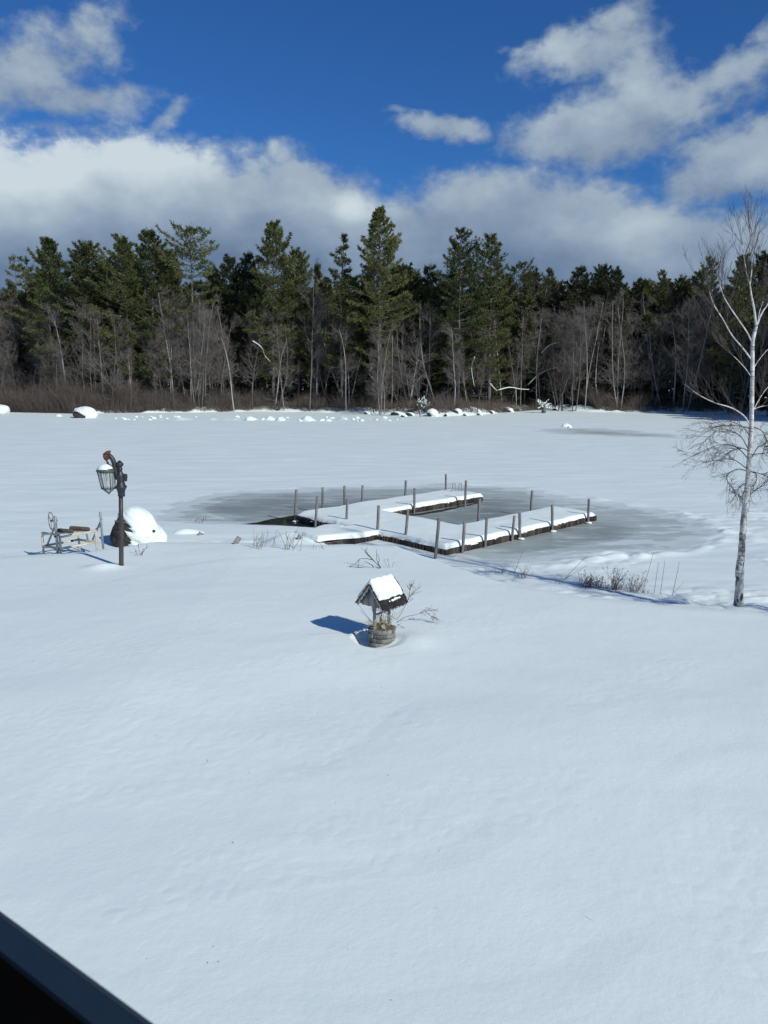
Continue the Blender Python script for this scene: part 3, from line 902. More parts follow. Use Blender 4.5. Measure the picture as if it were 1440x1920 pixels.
for px in (851, 863):
    b = at_z(px, 915.5, .48); w = .075; dirx = np.array([.85, .5, 0]); mid = at_y(px, 906, b[1]); h = mid[2] - b[2]
    m = MB(); a = np.linspace(0, math.pi, 12)
    pts = [b - dirx * w - upz * .5, b - dirx * w] + [b + dirx * (-w * math.cos(x)) + upz * (h * .55 + h * .45 * math.sin(x)) for x in a] + [b + dirx * w, b + dirx * w - upz * .5]
    m.tube([p - DC for p in pts], .018, 8)
    hoops.append(m)
mm = hoops[0]; mm.add(np.concatenate(hoops[1].v), np.concatenate(hoops[1].q), np.concatenate(hoops[1].t))
link('swim_ladder', mm.mesh('swim_ladder', True), M['galv'], dock)

# old boards poking out of the bank
for (bx0, by0, tx, ty, w, lab) in ((441, 1020, 449, 1007, .14, 'short weathered board end leaning out of the snow, with weeds to its right'),
                                   (560, 1011, 562, 1003, .12, 'small upright board end in the snow at the root of the snowed-over gangway'),
                                   (374, 1005, 378, 999, .17, 'small slanted board end in the snow right of the snow mounds')):
    b = hit(bx0, by0); t = at_y(tx, ty, b[1] + .05)
    m = MB(); m.bar(b - (t - b) * .6 - b, t - b, .05, w)
    tag(link('board_stub', m.mesh('board_stub'), M['stake'], None, b), lab, 'board')

# ---------------------------------------------------------------- wishing well
W0 = np.array([WELL[0], WELL[1], float(yard_h(WELL[0], WELL[1])) + .0])
wr_ = np.array([.655, .755, 0]); wg = np.array([.755, -.655, 0])      # ridge direction, across
well = thing('wishing_well', 'small wooden wishing well with snowy shingled roof and round stone base, in the snow', 'wishing well', W0)
well.scale = (.88, .88, .88)
m = MB(); n8 = 8; RB = .285; rs = np.random.default_rng(12)
for c in range(5):
    z0 = -.12 + c * .092
    for k in range(n8):
        a0 = 2 * math.pi * (k + (c % 2) * .5) / n8; split = rs.uniform(.35, .65)
        for f0, f1 in ((0, split), (split, 1)):
            a = a0 + (f0 + f1) / 2 * 2 * math.pi / n8; w = 2 * RB * math.tan(math.pi / n8) * (f1 - f0) * .97
            rad = RB - .05 + rs.uniform(-.008, .010)
            ax_ = np.array([[-math.sin(a), math.cos(a), 0], [math.cos(a), math.sin(a), 0], [0, 0, 1]])
            m.box((rad * math.cos(a), rad * math.sin(a), z0 + .045 + rs.uniform(-.004, .004)), (w, .10, .085 * rs.uniform(.9, 1.0)), axes=ax_)
o = link('stone_base', m.mesh('stone_base'), M['blocks'], well)
b = o.modifiers.new('bevel', 'BEVEL'); b.width = .010; b.segments = 2
m = MB(); m.lathe((0, 0, 0), [(.001, .24), (.20, .235)], 16); link('soil', m.mesh('soil', True), M['litter'], well)
ZE, ZR, HW, RL = .90, 1.34, .345, .80
for sgn in (-1, 1):
    c = wr_ * sgn * .235
    m = MB(); m.bar(c + upz * .10, c + upz * (ZE + .18), .068); o = link('post', m.mesh('post'), M['wellpost'], well)
    b = o.modifiers.new('bevel', 'BEVEL'); b.width = .006; b.segments = 1
    m = MB(); m.bar(c + upz * (ZE - .12), c + wg * .16 + upz * (ZE + .06), .03, .03); m.bar(c + upz * (ZE - .12), c - wg * .16 + upz * (ZE + .06), .03, .03)
    m.bar(c - wg * .30 + upz * (ZE + .05), c + wg * .30 + upz * (ZE + .05), .045)
    link('bracket', m.mesh('bracket'), M['wellpost'], well)
m = MB(); m.tube([-wr_ * .235 + upz * .66, wr_ * .235 + upz * .66], .022, 8); link('axle', m.mesh('axle', True), M['wellpost'], well)
m = MB(); m.tube([upz * .66 - wr_ * .02, upz * .52 - wr_ * .02], .006, 6); m.tube([upz * .54 - wr_ * .02, upz * .47 - wr_ * .02], [.010, .022], 8); link('hook', m.mesh('hook', True), M['iron'], well)
for sgn in (-1, 1):                                # gable ends of upright boards
    m = MB(); nb = 12; c = wr_ * sgn * (RL / 2 - .075)
    for k in range(nb):
        x0 = -HW + .03 + k * (2 * HW - .06) / nb; x1 = x0 + (2 * HW - .06) / nb * .94
        zt0 = ZR - .03 - abs(x0) * (ZR - ZE) / HW; zt1 = ZR - .03 - abs(x1) * (ZR - ZE) / HW
        zb_ = ZE - .02 - .02 * abs(math.sin(k * 1.3))
        pts = []
        for off in (-.011, .011):
            for x, z in ((x0, zb_), (x1, zb_), (x1, max(zt1, zb_ + .01)), (x0, max(zt0, zb_ + .01))): pts.append(c + wg * x + wr_ * off + upz * z)
        m.add(pts, [(0, 1, 2, 3), (7, 6, 5, 4), (0, 4, 5, 1), (1, 5, 6, 2), (2, 6, 7, 3), (3, 7, 4, 0)])
    link('gable', m.mesh('gable'), M['gable'], well)
    m = MB(); c2 = wr_ * sgn * (RL / 2 - .012)     # scalloped bargeboards
    for sd_ in (-1, 1):
        K = 9
        for k in range(K):
            f0, f1 = k / K, (k + 1) / K
            A = c2 + wg * sd_ * HW * f0 + upz * (ZR + .005 - (ZR - ZE) * f0); B = c2 + wg * sd_ * HW * f1 + upz * (ZR + .005 - (ZR - ZE) * f1)
            dp = .060 + (.022 if k % 2 else 0.0)
            pts = []
            for off in (-.012, .012):
                for p_ in (A, B, B - upz * dp, A - upz * dp): pts.append(p_ + wr_ * off)
            m.add(pts, [(0, 1, 2, 3), (7, 6, 5, 4), (0, 4, 5, 1), (1, 5, 6, 2), (2, 6, 7, 3), (3, 7, 4, 0)])
    link('bargeboard', m.mesh('bargeboard'), M['wellpost'], well)
for sd_ in (-1, 1):
    m = MB(); SLv = wg * sd_ * HW - upz * (ZR - ZE); SL = np.linalg.norm(SLv); sdir = SLv / SL; nrm = np.cross(wr_, sdir) * (1 if sd_ > 0 else -1)
    if nrm[2] < 0: nrm = -nrm
    m.box(SLv / 2 * 1.03 + upz * ZR + nrm * .012, (RL, SL * 1.06, .02), axes=np.array([wr_, sdir, nrm]))
    for c in range(7):
        for k in range(14):
            w = RL / 14; x = -RL / 2 + (k + .5 + (c % 2) * .35 - .15) * w; ln = SL / 7 * 1.5 + rs.uniform(-.01, .02) + (rs.uniform(-.01, .04) if c == 6 else 0)
            t0 = c * SL / 7
            m.box(upz * ZR + wr_ * np.clip(x, -RL / 2, RL / 2) + sdir * (t0 + ln / 2) + nrm * (.028 + .008 * rs.uniform(0, 1)), (w * .9, ln, .012),
                  axes=np.array([wr_, sdir * math.cos(.05) + nrm * math.sin(.05), nrm * math.cos(.05) - sdir * math.sin(.05)]))
    rf = link('roof_slope', m.mesh('roof_slope'), M['shingles'], well)
    if sd_ > 0: rf_main = rf
m = MB()
for k in range(26):
    x = -RL / 2 + (k + .5) * RL / 26; b_ = upz * (ZE - .01) + wg * (HW + .01) + wr_ * x
    m.bar(b_, b_ - upz * rs.uniform(.03, .09) + wg * .012, .022, .008)
link('eave_fringe', m.mesh('eave_fringe'), M['wellpost'], well)


def roofsnow(u, v):
    """u along the ridge, v down across both slopes (0 left eave .. 1 right, higher edge bare)"""
    a = -RL / 2 + .005 + u * (RL - .06) ; q = -1.02 + v * (1.02 + .80)
    ed = .035 * noise(u * 7, v * 7, 71) + .02 * noise(u * 17, v * 17, 72)
    a = a + ed * np.where((u < .02) | (u > .98), 1, .5) * np.where(u > .5, 1, .3); q = q + ed * 1.6 * sst(.75, 1.0, v)
    e = np.minimum(np.minimum(u, 1 - u) * RL / .12, np.minimum(v, 1 - v) * 1.0 / .15)
    t = .125 * (1 + .5 * noise(u * 3, v * 3, 75) + .25 * noise(u * 8, v * 8, 74)) * np.sqrt(1 - (1 - np.clip(e, 0, 1)) ** 2)
    qq = np.sqrt(q * q + .012) - .02
    z = ZR + .035 - (ZR - ZE) * qq + t
    x = q * HW + .5 * t * np.clip(q, -1, 1)
    p = [wr_[k] * a + wg[k] * x + (z if k == 2 else 0) for k in range(3)]
    return p


link('snow_cap', sheet(roofsnow, 60, 70, 'snow_cap'), M['snowcap'], well)
m = MB()
for (a, q, sx, sy) in ((-.12, .93, .025, .012), (-.02, .92, .05, .016), (.09, .90, .10, .02), (.2, .91, .05, .015)):
    D, Q = unit_sphere(14, 8)
    m.add(D * .02 + 0, Q); m.v[-1] = (D[:, :1] * sx) * wr_ + (D[:, 1:2] * sy * 1.5) * (wg * HW - upz * (ZR - ZE)) / .55 + D[:, 2:] * upz * .022 + (wr_ * a + wg * q * HW + upz * (ZR + .055 - (ZR - ZE) * q))
link('snow_patch', m.mesh('snow_patch', True), M['snowcap'], well)


# ---------------------------------------------------------------- dead plants
def stems(m, base, n, h, spread, lean=(0, 0, 0), rad=.004, heads=0, r=None, bend=.25, forks=0):
    r = r or np.random.default_rng(int(abs(base[0] * 100)) + n)
    for _ in range(n):
        b = np.array([r.normal() * spread, r.normal() * spread * .7, -.06])
        H = h * r.uniform(.55, 1.1); d = np.array([r.normal() * bend, r.normal() * bend, 1.0]) + np.array(lean)
        d /= np.linalg.norm(d); side = np.array([r.normal(), r.normal(), 0]) * .18
        pts = np.array([b + d * H * f + side * H * f * f for f in np.linspace(0, 1, 5)])
        m.segs(pts[:-1], pts[1:], rad * np.linspace(1, .6, 4), rad * np.linspace(.9, .5, 4), 4)
        for _f in range(forks):
            f = r.uniform(.3, .9); p = b + d * H * f + side * H * f * f
            e = d + r.normal(size=3) * .55; e /= np.linalg.norm(e); q = p + e * H * r.uniform(.15, .35)
            m.segs([p], [q], rad * .7, rad * .4, 3)
            if heads: m.blades(np.repeat(q[None], heads, 0) + r.normal(size=(heads, 3)) * .01, r.normal(size=(heads, 3)) + e, r.uniform(.02, .05, heads), .012, r)
        if heads: m.blades(np.repeat(pts[-1][None], heads, 0) + r.normal(size=(heads, 3)) * .012, r.normal(size=(heads, 3)) + d * 1.2, r.uniform(.025, .06, heads), .014, r)


def weed(px, py, n, h, spread, lab, lean=(0, 0, 0), rad=.005, heads=0, mat='weed', bend=.25, forks=0, group=None, seed=None, name='dry_weed', cat='weed'):
    b = hit(px, py); b[2] = max(float(yard_h(b[0], b[1])), -.02)
    m = MB(); stems(m, b, n, h, spread, lean, rad, heads, np.random.default_rng(seed or int(px)), bend, forks)
    o = link(name, m.mesh(name), M[mat], None, b)
    return tag(o, lab, cat, group)


GW = 'dead weeds along the edge of the snowy bank'
weed(1100, 1102, 44, .42, .125, 'low spread-out clump of dark seeded weeds, leftmost clump on the bank edge', (.25, 0, 0), .0055, 4, 'redweed', .22, 1, GW)
weed(1128, 1105, 22, .40, .13, 'short clump of seeded weeds between the low spread clump and the tall reddish clump', (.12, 0, 0), .005, 4, 'redweed', .2, 1, GW)
weed(1152, 1108, 34, .62, .10, 'tallest dense reddish clump of upright dead weeds on the bank edge', (.12, 0, 0), .0055, 4, 'redweed', .13, 1, GW)
weed(1188, 1112, 28, .58, .10, 'loose clump of dead weeds just right of the tall reddish clump', (.12, 0, 0), .005, 4, 'redweed', .18, 1, GW)
weed(1212, 1114, 12, .20, .08, 'tiny tuft of broken weeds at the foot of the long slanting stalk', (.2, 0, 0), .005, 2, 'redweed', .4, 0, GW)
GS = 'tall single stalks on the bank'


def stalk(b, t, lab, rad=.007, mid=0.0, group=GS, mat='weed', forks=0):
    p = hit(*b); q = at_y(t[0], t[1], p[1] + .1)
    m = MB(); pts = hermite([p - (q - p) * .1 - p, (q - p) * .5 + (mid, 0, 0), q - p], 4); m.tube(pts, np.linspace(rad, rad * .55, len(pts)), 5)
    r = np.random.default_rng(int(b[0]))
    for _ in range(forks):
        f = r.uniform(.5, 1); a = (q - p) * f; e = (q - p) / np.linalg.norm(q - p) + r.normal(size=3) * .5
        m.segs([a], [a + e * .12], rad * .4, rad * .3, 3)
    return tag(link('dry_stalk', m.mesh('dry_stalk', True), M[mat], None, p), lab, 'stalk', group)


stalk((1202, 1114), (1225, 1035), 'long slanting bare stalk, tallest of those standing right of the dead weeds', .007, .02)
stalk((1226, 1115), (1235, 1053), 'thin upright stalk between the long slanting one and the taller upright one')
stalk((1238, 1116), (1247, 1050), 'straight upright stalk, middle one of the three near the birch side')
stalk((1260, 1120), (1274, 1054), 'slim stalk with a side shoot, the one nearest the birch', .008)
stalk((1261, 1114), (1282, 1092), 'short side shoot leaning right from the stalk nearest the birch', .006)
stalk((1055, 1088), (1101, 1042), 'long stalk leaning far right toward the lake, upper of a crossed pair', .007)
stalk((1057, 1087), (1101, 1060), 'flatter stalk leaning right, lower of the crossed pair', .007)
stalk((964, 1075), (981, 1032), 'lone thin stalk standing on the bank below the right end of the dock', .007)
stalk((850, 1046), (859, 1037), 'tiny stalk by the near corner of the dock', .006)
weed(917, 1073, 5, .22, .04, 'very small sparse weed on the bank left of the lone thin stalk', (0, 0, 0), .005, 1, 'weed', .3, 1, GW)
weed(942, 1076, 8, .26, .07, 'small feathery weed on the bank just left of the lone stalk', (0, 0, 0), .005, 1, 'weed', .35, 2, GW)
weed(981, 1083, 15, .36, .11, 'bushy dry weed with pale tips just right of the lone thin stalk', (0, 0, 0), .005, 2, 'weed', .3, 2, GW)
weed(1043, 1096, 3, .30, .03, 'sparse weed stems left of the low spread-out clump', (.1, 0, 0), .006, 0, 'weed', .1, 1, GW)
weed(490, 1027, 14, .55, .17, 'thin dead weeds between the two old board ends on the bank', (0, 0, 0), .006, 0, 'weed', .22, 2, GW)
weed(540, 1031, 9, .75, .12, 'tall sparse weeds in front of the small upright board end', (0, 0, 0), .007, 0, 'weed', .22, 2, GW)
weed(603, 1030, 5, .30, .15, 'few short stems in the snow before the gangway', (0, 0, 0), .005, 0, 'weed', .4, 1, GW)
weed(262, 1042, 4, .48, .04, 'branchy bare little shrub at the foot of the big boulder, right of the lamp pole', (.05, 0, 0), .008, 0, 'weed', .45, 4, None, None, 'bare_shrub', 'shrub')
weed(372, 980, 16, .36, .22, 'faint fringe of weeds on the right-hand snow mound by the frozen shore', (.1, 0, 0), .005, 0, 'weed', .3, 1, GW)
weed(203, 1015, 12, .28, .14, 'dry tufts in the snow between the boat lift and the boulder', (.1, 0, 0), .006, 0, 'grass', .45, 1, GW)
weed(745, 1000, 90, .22, .38, 'yellowish dry grass tuft overhanging the bank beside the dock', (.05, -.25, -.2), .005, 0, 'grass', .6, 0, None, 4, 'grass_tuft', 'grass tuft')
weed(732, 1064, 3, .26, .05, 'two small seeded stems just behind the well roof', (0, 0, 0), .006, 5, 'weed', .15, 0, GW)
# bare branch bush behind the well
bb = hit(714, 1064)
m = MB()
for pts in (((740, 262), (690, 215), (640, 165), (600, 88)), ((740, 262), (705, 195), (700, 95)), ((690, 215), (625, 140), (560, 80)), ((660, 190), (610, 180), (550, 185), (538, 240)),
            ((715, 232), (725, 180), (700, 130)), ((740, 262), (660, 262), (550, 258), (440, 245)), ((640, 165), (600, 120), (620, 80)), ((550, 185), (520, 215), (500, 240)),
            ((670, 245), (620, 215), (590, 205)), ((540, 240), (515, 290), (440, 335), (335, 370))):
    P_ = [at_y(560 + x / 4.8, 1010 + y / 4.8, bb[1] + .15 * math.sin(x)) for x, y in pts]
    C_ = hermite(P_, 5) - bb
    m.tube(C_, np.linspace(.010, .004, len(C_)), 5)
tag(link('bare_bush', m.mesh('bare_bush', True), M['birchtwig'], None, bb), 'bare dark branches of a low bush poking from the snow behind the wishing well', 'bush')


def sprays(name, px, pts_list, lab, cat, yoff=0.0, headn=26):
    b = hit(*px); b[1] += yoff
    m = MB(); r = np.random.default_rng(int(px[0]) + len(pts_list))
    for pts in pts_list:
        C_ = hermite([at_y(560 + x / 4.8, 1010 + y / 4.8, b[1]) for x, y in pts], 5) - b
        m.tube(C_, np.linspace(.0065, .003, len(C_)), 5)
        K = len(C_)
        for _ in range(headn):
            i = r.integers(int(K * .6), K); e = C_[-1] - C_[-3]; e /= np.linalg.norm(e)
            q = C_[i] + (e + r.normal(size=3) * .7) * r.uniform(.03, .10)
            m.segs([C_[i]], [q], .0025, .0018, 3); m.blades(q[None].repeat(3, 0), r.normal(size=(3, 3)) + e, r.uniform(.015, .03, 3), .010, r)
    return tag(link(name, m.mesh(name), M['weed'], None, b), lab, cat)


sprays('goldenrod_stalk', (742, 1166), [((872, 742), (930, 660), (985, 550), (1070, 450)), ((985, 550), (1000, 480), (1010, 425))],
       'tall dead flower stalk with feathery seed heads leaning up past the well roof', 'stalk', .15)
sprays('goldenrod_stalk', (744, 1170), [((880, 755), (960, 705), (1050, 685), (1140, 655), (1215, 640)), ((1140, 655), (1180, 690), (1222, 715))],
       'dead flower stalk bending low to the right of the well with ragged seed heads', 'stalk', .1)
sprays('goldenrod_stalk', (746, 1178), [((890, 768), (960, 810), (1030, 850), (1070, 870))], 'thin dead stalk lying down over the snow right of the well base', 'stalk', 0, 8)
# plants in the well and its pale stone
m = MB(); r = np.random.default_rng(8)
for _ in range(170):
    a = r.uniform(0, 6.28); rr_ = r.uniform(0, .19); b = np.array([rr_ * math.cos(a), rr_ * math.sin(a), .23]); d = np.array([r.normal() * .5, r.normal() * .5, 1]); H = r.uniform(.08, .26) if r.random() < .85 else r.uniform(.3, .5)
    p1 = b + d * H * .6; p2 = p1 + (d + r.normal(size=3) * .7) * H * .4
    m.segs([b, p1], [p1, p2], .004, .003, 3)
m.blades(np.stack([r.uniform(-.18, .18, 200), r.uniform(-.18, .18, 200), r.uniform(.24, .36, 200)], 1), r.normal(size=(200, 3)), .06, .02, r)
tag(link('dead_plant', m.mesh('dead_plant'), M['grass'], None, W0 + upz * -.03), 'tangle of dead brown stems filling the stone base of the wishing well', 'dead plant')
st, _, _, _ = rock_mesh('pale_rock', (.052, .045, .085), 33, .5)
tag(link('pale_rock', st, M['pale'], None, W0 + wg * .09 - wr_ * .07 + upz * .29), 'small pale round stone among dead stems inside the wishing well', 'stone')

# a scatter of bits on the snow
m = MB(); r = np.random.default_rng(99); Pn = []
for px, py in ((249, 1192), (291, 1380), (388, 1430), (822, 1500), (787, 1533), (756, 1522), (700, 1668), (1123, 1735), (560, 1420), (1010, 1460), (60, 1240), (470, 1250), (905, 1665), (278, 1822)):
    Pn.append(hit(px, py))
for _ in range(70):
    Pn.append(hit(r.uniform(20, 1420), 1150 + 760 * r.random() ** 1.6))
Pn = np.array(Pn); n = len(Pn); d = r.normal(size=(n, 3)); d[:, 2] = abs(d[:, 2]) * .25
m.blades(Pn + (0, 0, .004), d, r.uniform(.008, .028, n), r.uniform(.004, .010, n), r)
m.segs(Pn[:8], Pn[:8] + d[:8] * .04, .002, .0015, 4)
deb = tag(link('snow_debris', m.mesh('snow_debris'), M['weed']), 'scattered dark seeds and twig bits on the snow surface', 'debris', None, 'stuff')

# ---------------------------------------------------------------- birch
bY = BIRCH[1]
birch = thing('birch_tree', 'slender white-barked birch with fine bare drooping twigs, standing in the near snow', 'birch', BIRCH)


def bpt(px, py, off=0.0): return at_y(px, py, bY + off) - BIRCH


def prad(p, wpx): return wpx / 2 * ((np.array(p) + BIRCH - CAM) @ FW) / F


def limb(m, pts, w0, w1, n=8, seg=6, wob=.6):
    C_ = hermite([bpt(*p) for p in pts], seg)
    w = np.linspace(w0, w1, len(C_))
    rad = np.array([prad(p, ww) for p, ww in zip(C_, w)])
    m.tube(C_, rad, n); return C_, rad


tk = MB()
tr_px = [(1385, 1135), (1385, 1120), (1387, 1090), (1387, 1068), (1390, 1040), (1393, 1000), (1396, 960), (1399, 935), (1402, 905), (1404, 870), (1407, 830), (1409, 790), (1410, 740), (1411, 690), (1411, 650), (1413, 632), (1418, 612)]
tw = [21, 18, 16.5, 17, 14.5, 13.5, 13, 13, 10.5, 10, 9.5, 9, 8.5, 8, 7.5, 7, 6.5]
C0 = hermite([bpt(*p) for p in tr_px], 5); w = np.interp(np.linspace(0, 1, len(C0)), np.linspace(0, 1, len(tw)), tw)
rb = np.random.default_rng(5)
tk.tube(C0, [prad(p, .90 * ww * rb.uniform(.94, 1.06)) for p, ww in zip(C0, w)], 14)
limb(tk, [(1395, 950), (1394, 935), (1395, 922)], 7, 5)
trunk = link('trunk', tk.mesh('trunk', True), M['birch'], birch)
wl = MB(); tips = []
for pts, w0, w1 in (
        ([(1418, 612), (1414, 580), (1409, 555), (1406, 535), (1400, 512), (1396, 490), (1392, 460)], 5.5, 1.6),
        ([(1406, 535), (1408, 520), (1410, 495), (1409, 470), (1407, 430)], 3.2, 1.2),
        ([(1418, 612), (1426, 592), (1434, 578), (1446, 562), (1470, 540), (1490, 500)], 5, 2),
        ([(1421, 605), (1424, 585), (1432, 562)], 2.2, 1.2),
        ([(1409, 674), (1392, 652), (1372, 628), (1355, 598), (1342, 578), (1334, 560), (1330, 545)], 4, 1.4),
        ([(1409, 640), (1400, 622), (1385, 600), (1368, 575), (1357, 556), (1351, 538), (1347, 522)], 3.6, 1.4),
        ([(1407, 704), (1395, 688), (1378, 670), (1360, 655)], 2.4, 1.0),
        ([(1406, 797), (1395, 780), (1372, 765), (1340, 755), (1310, 740), (1284, 720)], 4, 1.2),
        ([(1412, 770), (1420, 755), (1432, 735), (1450, 715)], 3.2, 1.5), ([(1412, 768), (1428, 762), (1452, 760)], 2.2, 1.2),
        ([(1413, 690), (1425, 672), (1440, 655), (1460, 640)], 2.4, 1.3)):
    C_, rad = limb(wl, pts, w0 * .80, w1 * .8); tips.append((C_, rad))
link('white_limb', wl.mesh('white_limb', True), M['birch'], birch)


# ---------------------------------------------------------------- growing bare wood
def grow(S, p, d, L, r0, lvl, r, up=.12, wig=.16, kids=5, ratio=(.4, .7), ang=.75, rmin=.004, start=.25, droop=0.0):
    """collects tapered segments (p0,p1,r0,r1) of a branch and its side branches"""
    n = 4 if lvl > 0 else 3
    pts = [np.array(p, float)]; d = np.array(d, float); d /= np.linalg.norm(d); ds = [d]
    for k in range(n):
        d = d + r.normal(size=3) * wig + np.array([0, 0, up - droop * (k / n)])
        d /= np.linalg.norm(d); pts.append(pts[-1] + d * L / n); ds.append(d)
    rad = np.maximum(np.linspace(r0, r0 * .45, n + 1), rmin * .8)
    for k in range(n): S.append((pts[k], pts[k + 1], rad[k], rad[k + 1]))
    if lvl <= 0: return
    for c in range(kids):
        f = start + (1 - start) * (c + r.random()) / kids
        i = min(int(f * n), n - 1); q = pts[i] + (pts[i + 1] - pts[i]) * (f * n - i); dd = ds[i + 1]
        s = np.cross(dd, r.normal(size=3)); s /= np.linalg.norm(s) + 1e-9
        a = ang * r.uniform(.6, 1.25)
        e = dd * math.cos(a) + s * math.sin(a)
        grow(S, q, e, L * r.uniform(*ratio) * (1.1 - .45 * f), max(rad[i] * .6, rmin), lvl - 1, r, up, wig, kids, ratio, ang, rmin, .15, droop)


def put(m, S, n=3):
    if S: m.segs(np.array([s[0] for s in S]), np.array([s[1] for s in S]), np.array([s[2] for s in S]), np.array([s[3] for s in S]), n)


# birch twigs: dark, fine, drooping low down, upright at the top
r = np.random.default_rng(21); S_ = []
for i_, (C_, rad) in enumerate(tips):
    for k in range(9 if i_ < 7 else 11):
        j = r.integers(int(len(C_) * .35), len(C_)); dd = C_[min(j + 1, len(C_) - 1)] - C_[j - 1]; dd /= np.linalg.norm(dd)
        s = r.normal(size=3); s[1] *= .8; e = dd + s * .45 + (0, 0, .35)
        grow(S_, C_[j], e, r.uniform(.5, 1.1) * (1.0 if i_ < 7 else .8), .007, 2, r, .14, .10, 4, (.4, .65), .55, .0022, .2, .0)
    dd = C_[-1] - C_[-3]
    grow(S_, C_[-1], dd + (0, 0, .1), r.uniform(.45, .85), rad[-1], 2, r, .10, .10, 6, (.4, .7), .5, .0022, .1)
low = [((1405, 803), (1380, 798), (1345, 800), (1312, 818)), ((1403, 842), (1385, 815), (1350, 805), (1318, 830)), ((1403, 860), (1380, 838), (1345, 835), (1298, 856)),
       ((1402, 880), (1375, 862), (1345, 862), (1318, 868)), ((1402, 883), (1380, 880), (1362, 895), (1372, 912)), ((1400, 905), (1388, 912), (1384, 925), (1394, 937)),
       ((1409, 858), (1422, 838), (1440, 838), (1465, 845)), ((1411, 800), (1428, 808), (1440, 830), (1460, 860)), ((1409, 853), (1430, 850), (1455, 850), (1480, 870)),
       ((1408, 884), (1418, 890), (1417, 905), (1408, 915)), ((1408, 884), (1430, 890), (1450, 900), (1462, 920)), ((1402, 932), (1418, 918), (1436, 910), (1470, 905)), ((1402, 845), (1390, 840), (1372, 845), (1350, 860)),
       ((1404, 815), (1392, 800), (1365, 790), (1330, 795))]
for pts in low:
    o0 = r.normal() * .4
    C_ = hermite([bpt(x, y, o0 * k / 3) for k, (x, y) in enumerate(pts)], 5); rad = np.linspace(.013, .004, len(C_))
    for k in range(len(C_) - 1): S_.append((C_[k], C_[k + 1], rad[k], rad[k + 1]))
    for k in range(20):
        j = r.integers(4, len(C_)); dd = C_[min(j + 1, len(C_) - 1)] - C_[j - 1]; dd /= np.linalg.norm(dd) + 1e-9
        e = dd + r.normal(size=3) * .6 + (0, 0, .05)
        grow(S_, C_[j], e, r.uniform(.2, .55), .0045, 2 if k % 3 == 0 else 1, r, .05, .16, 4, (.4, .7), .6, .0020, .2, .25)
m = MB(); put(m, S_, 3); link('twigs', m.mesh('twigs'), M['birchtwig'], birch)


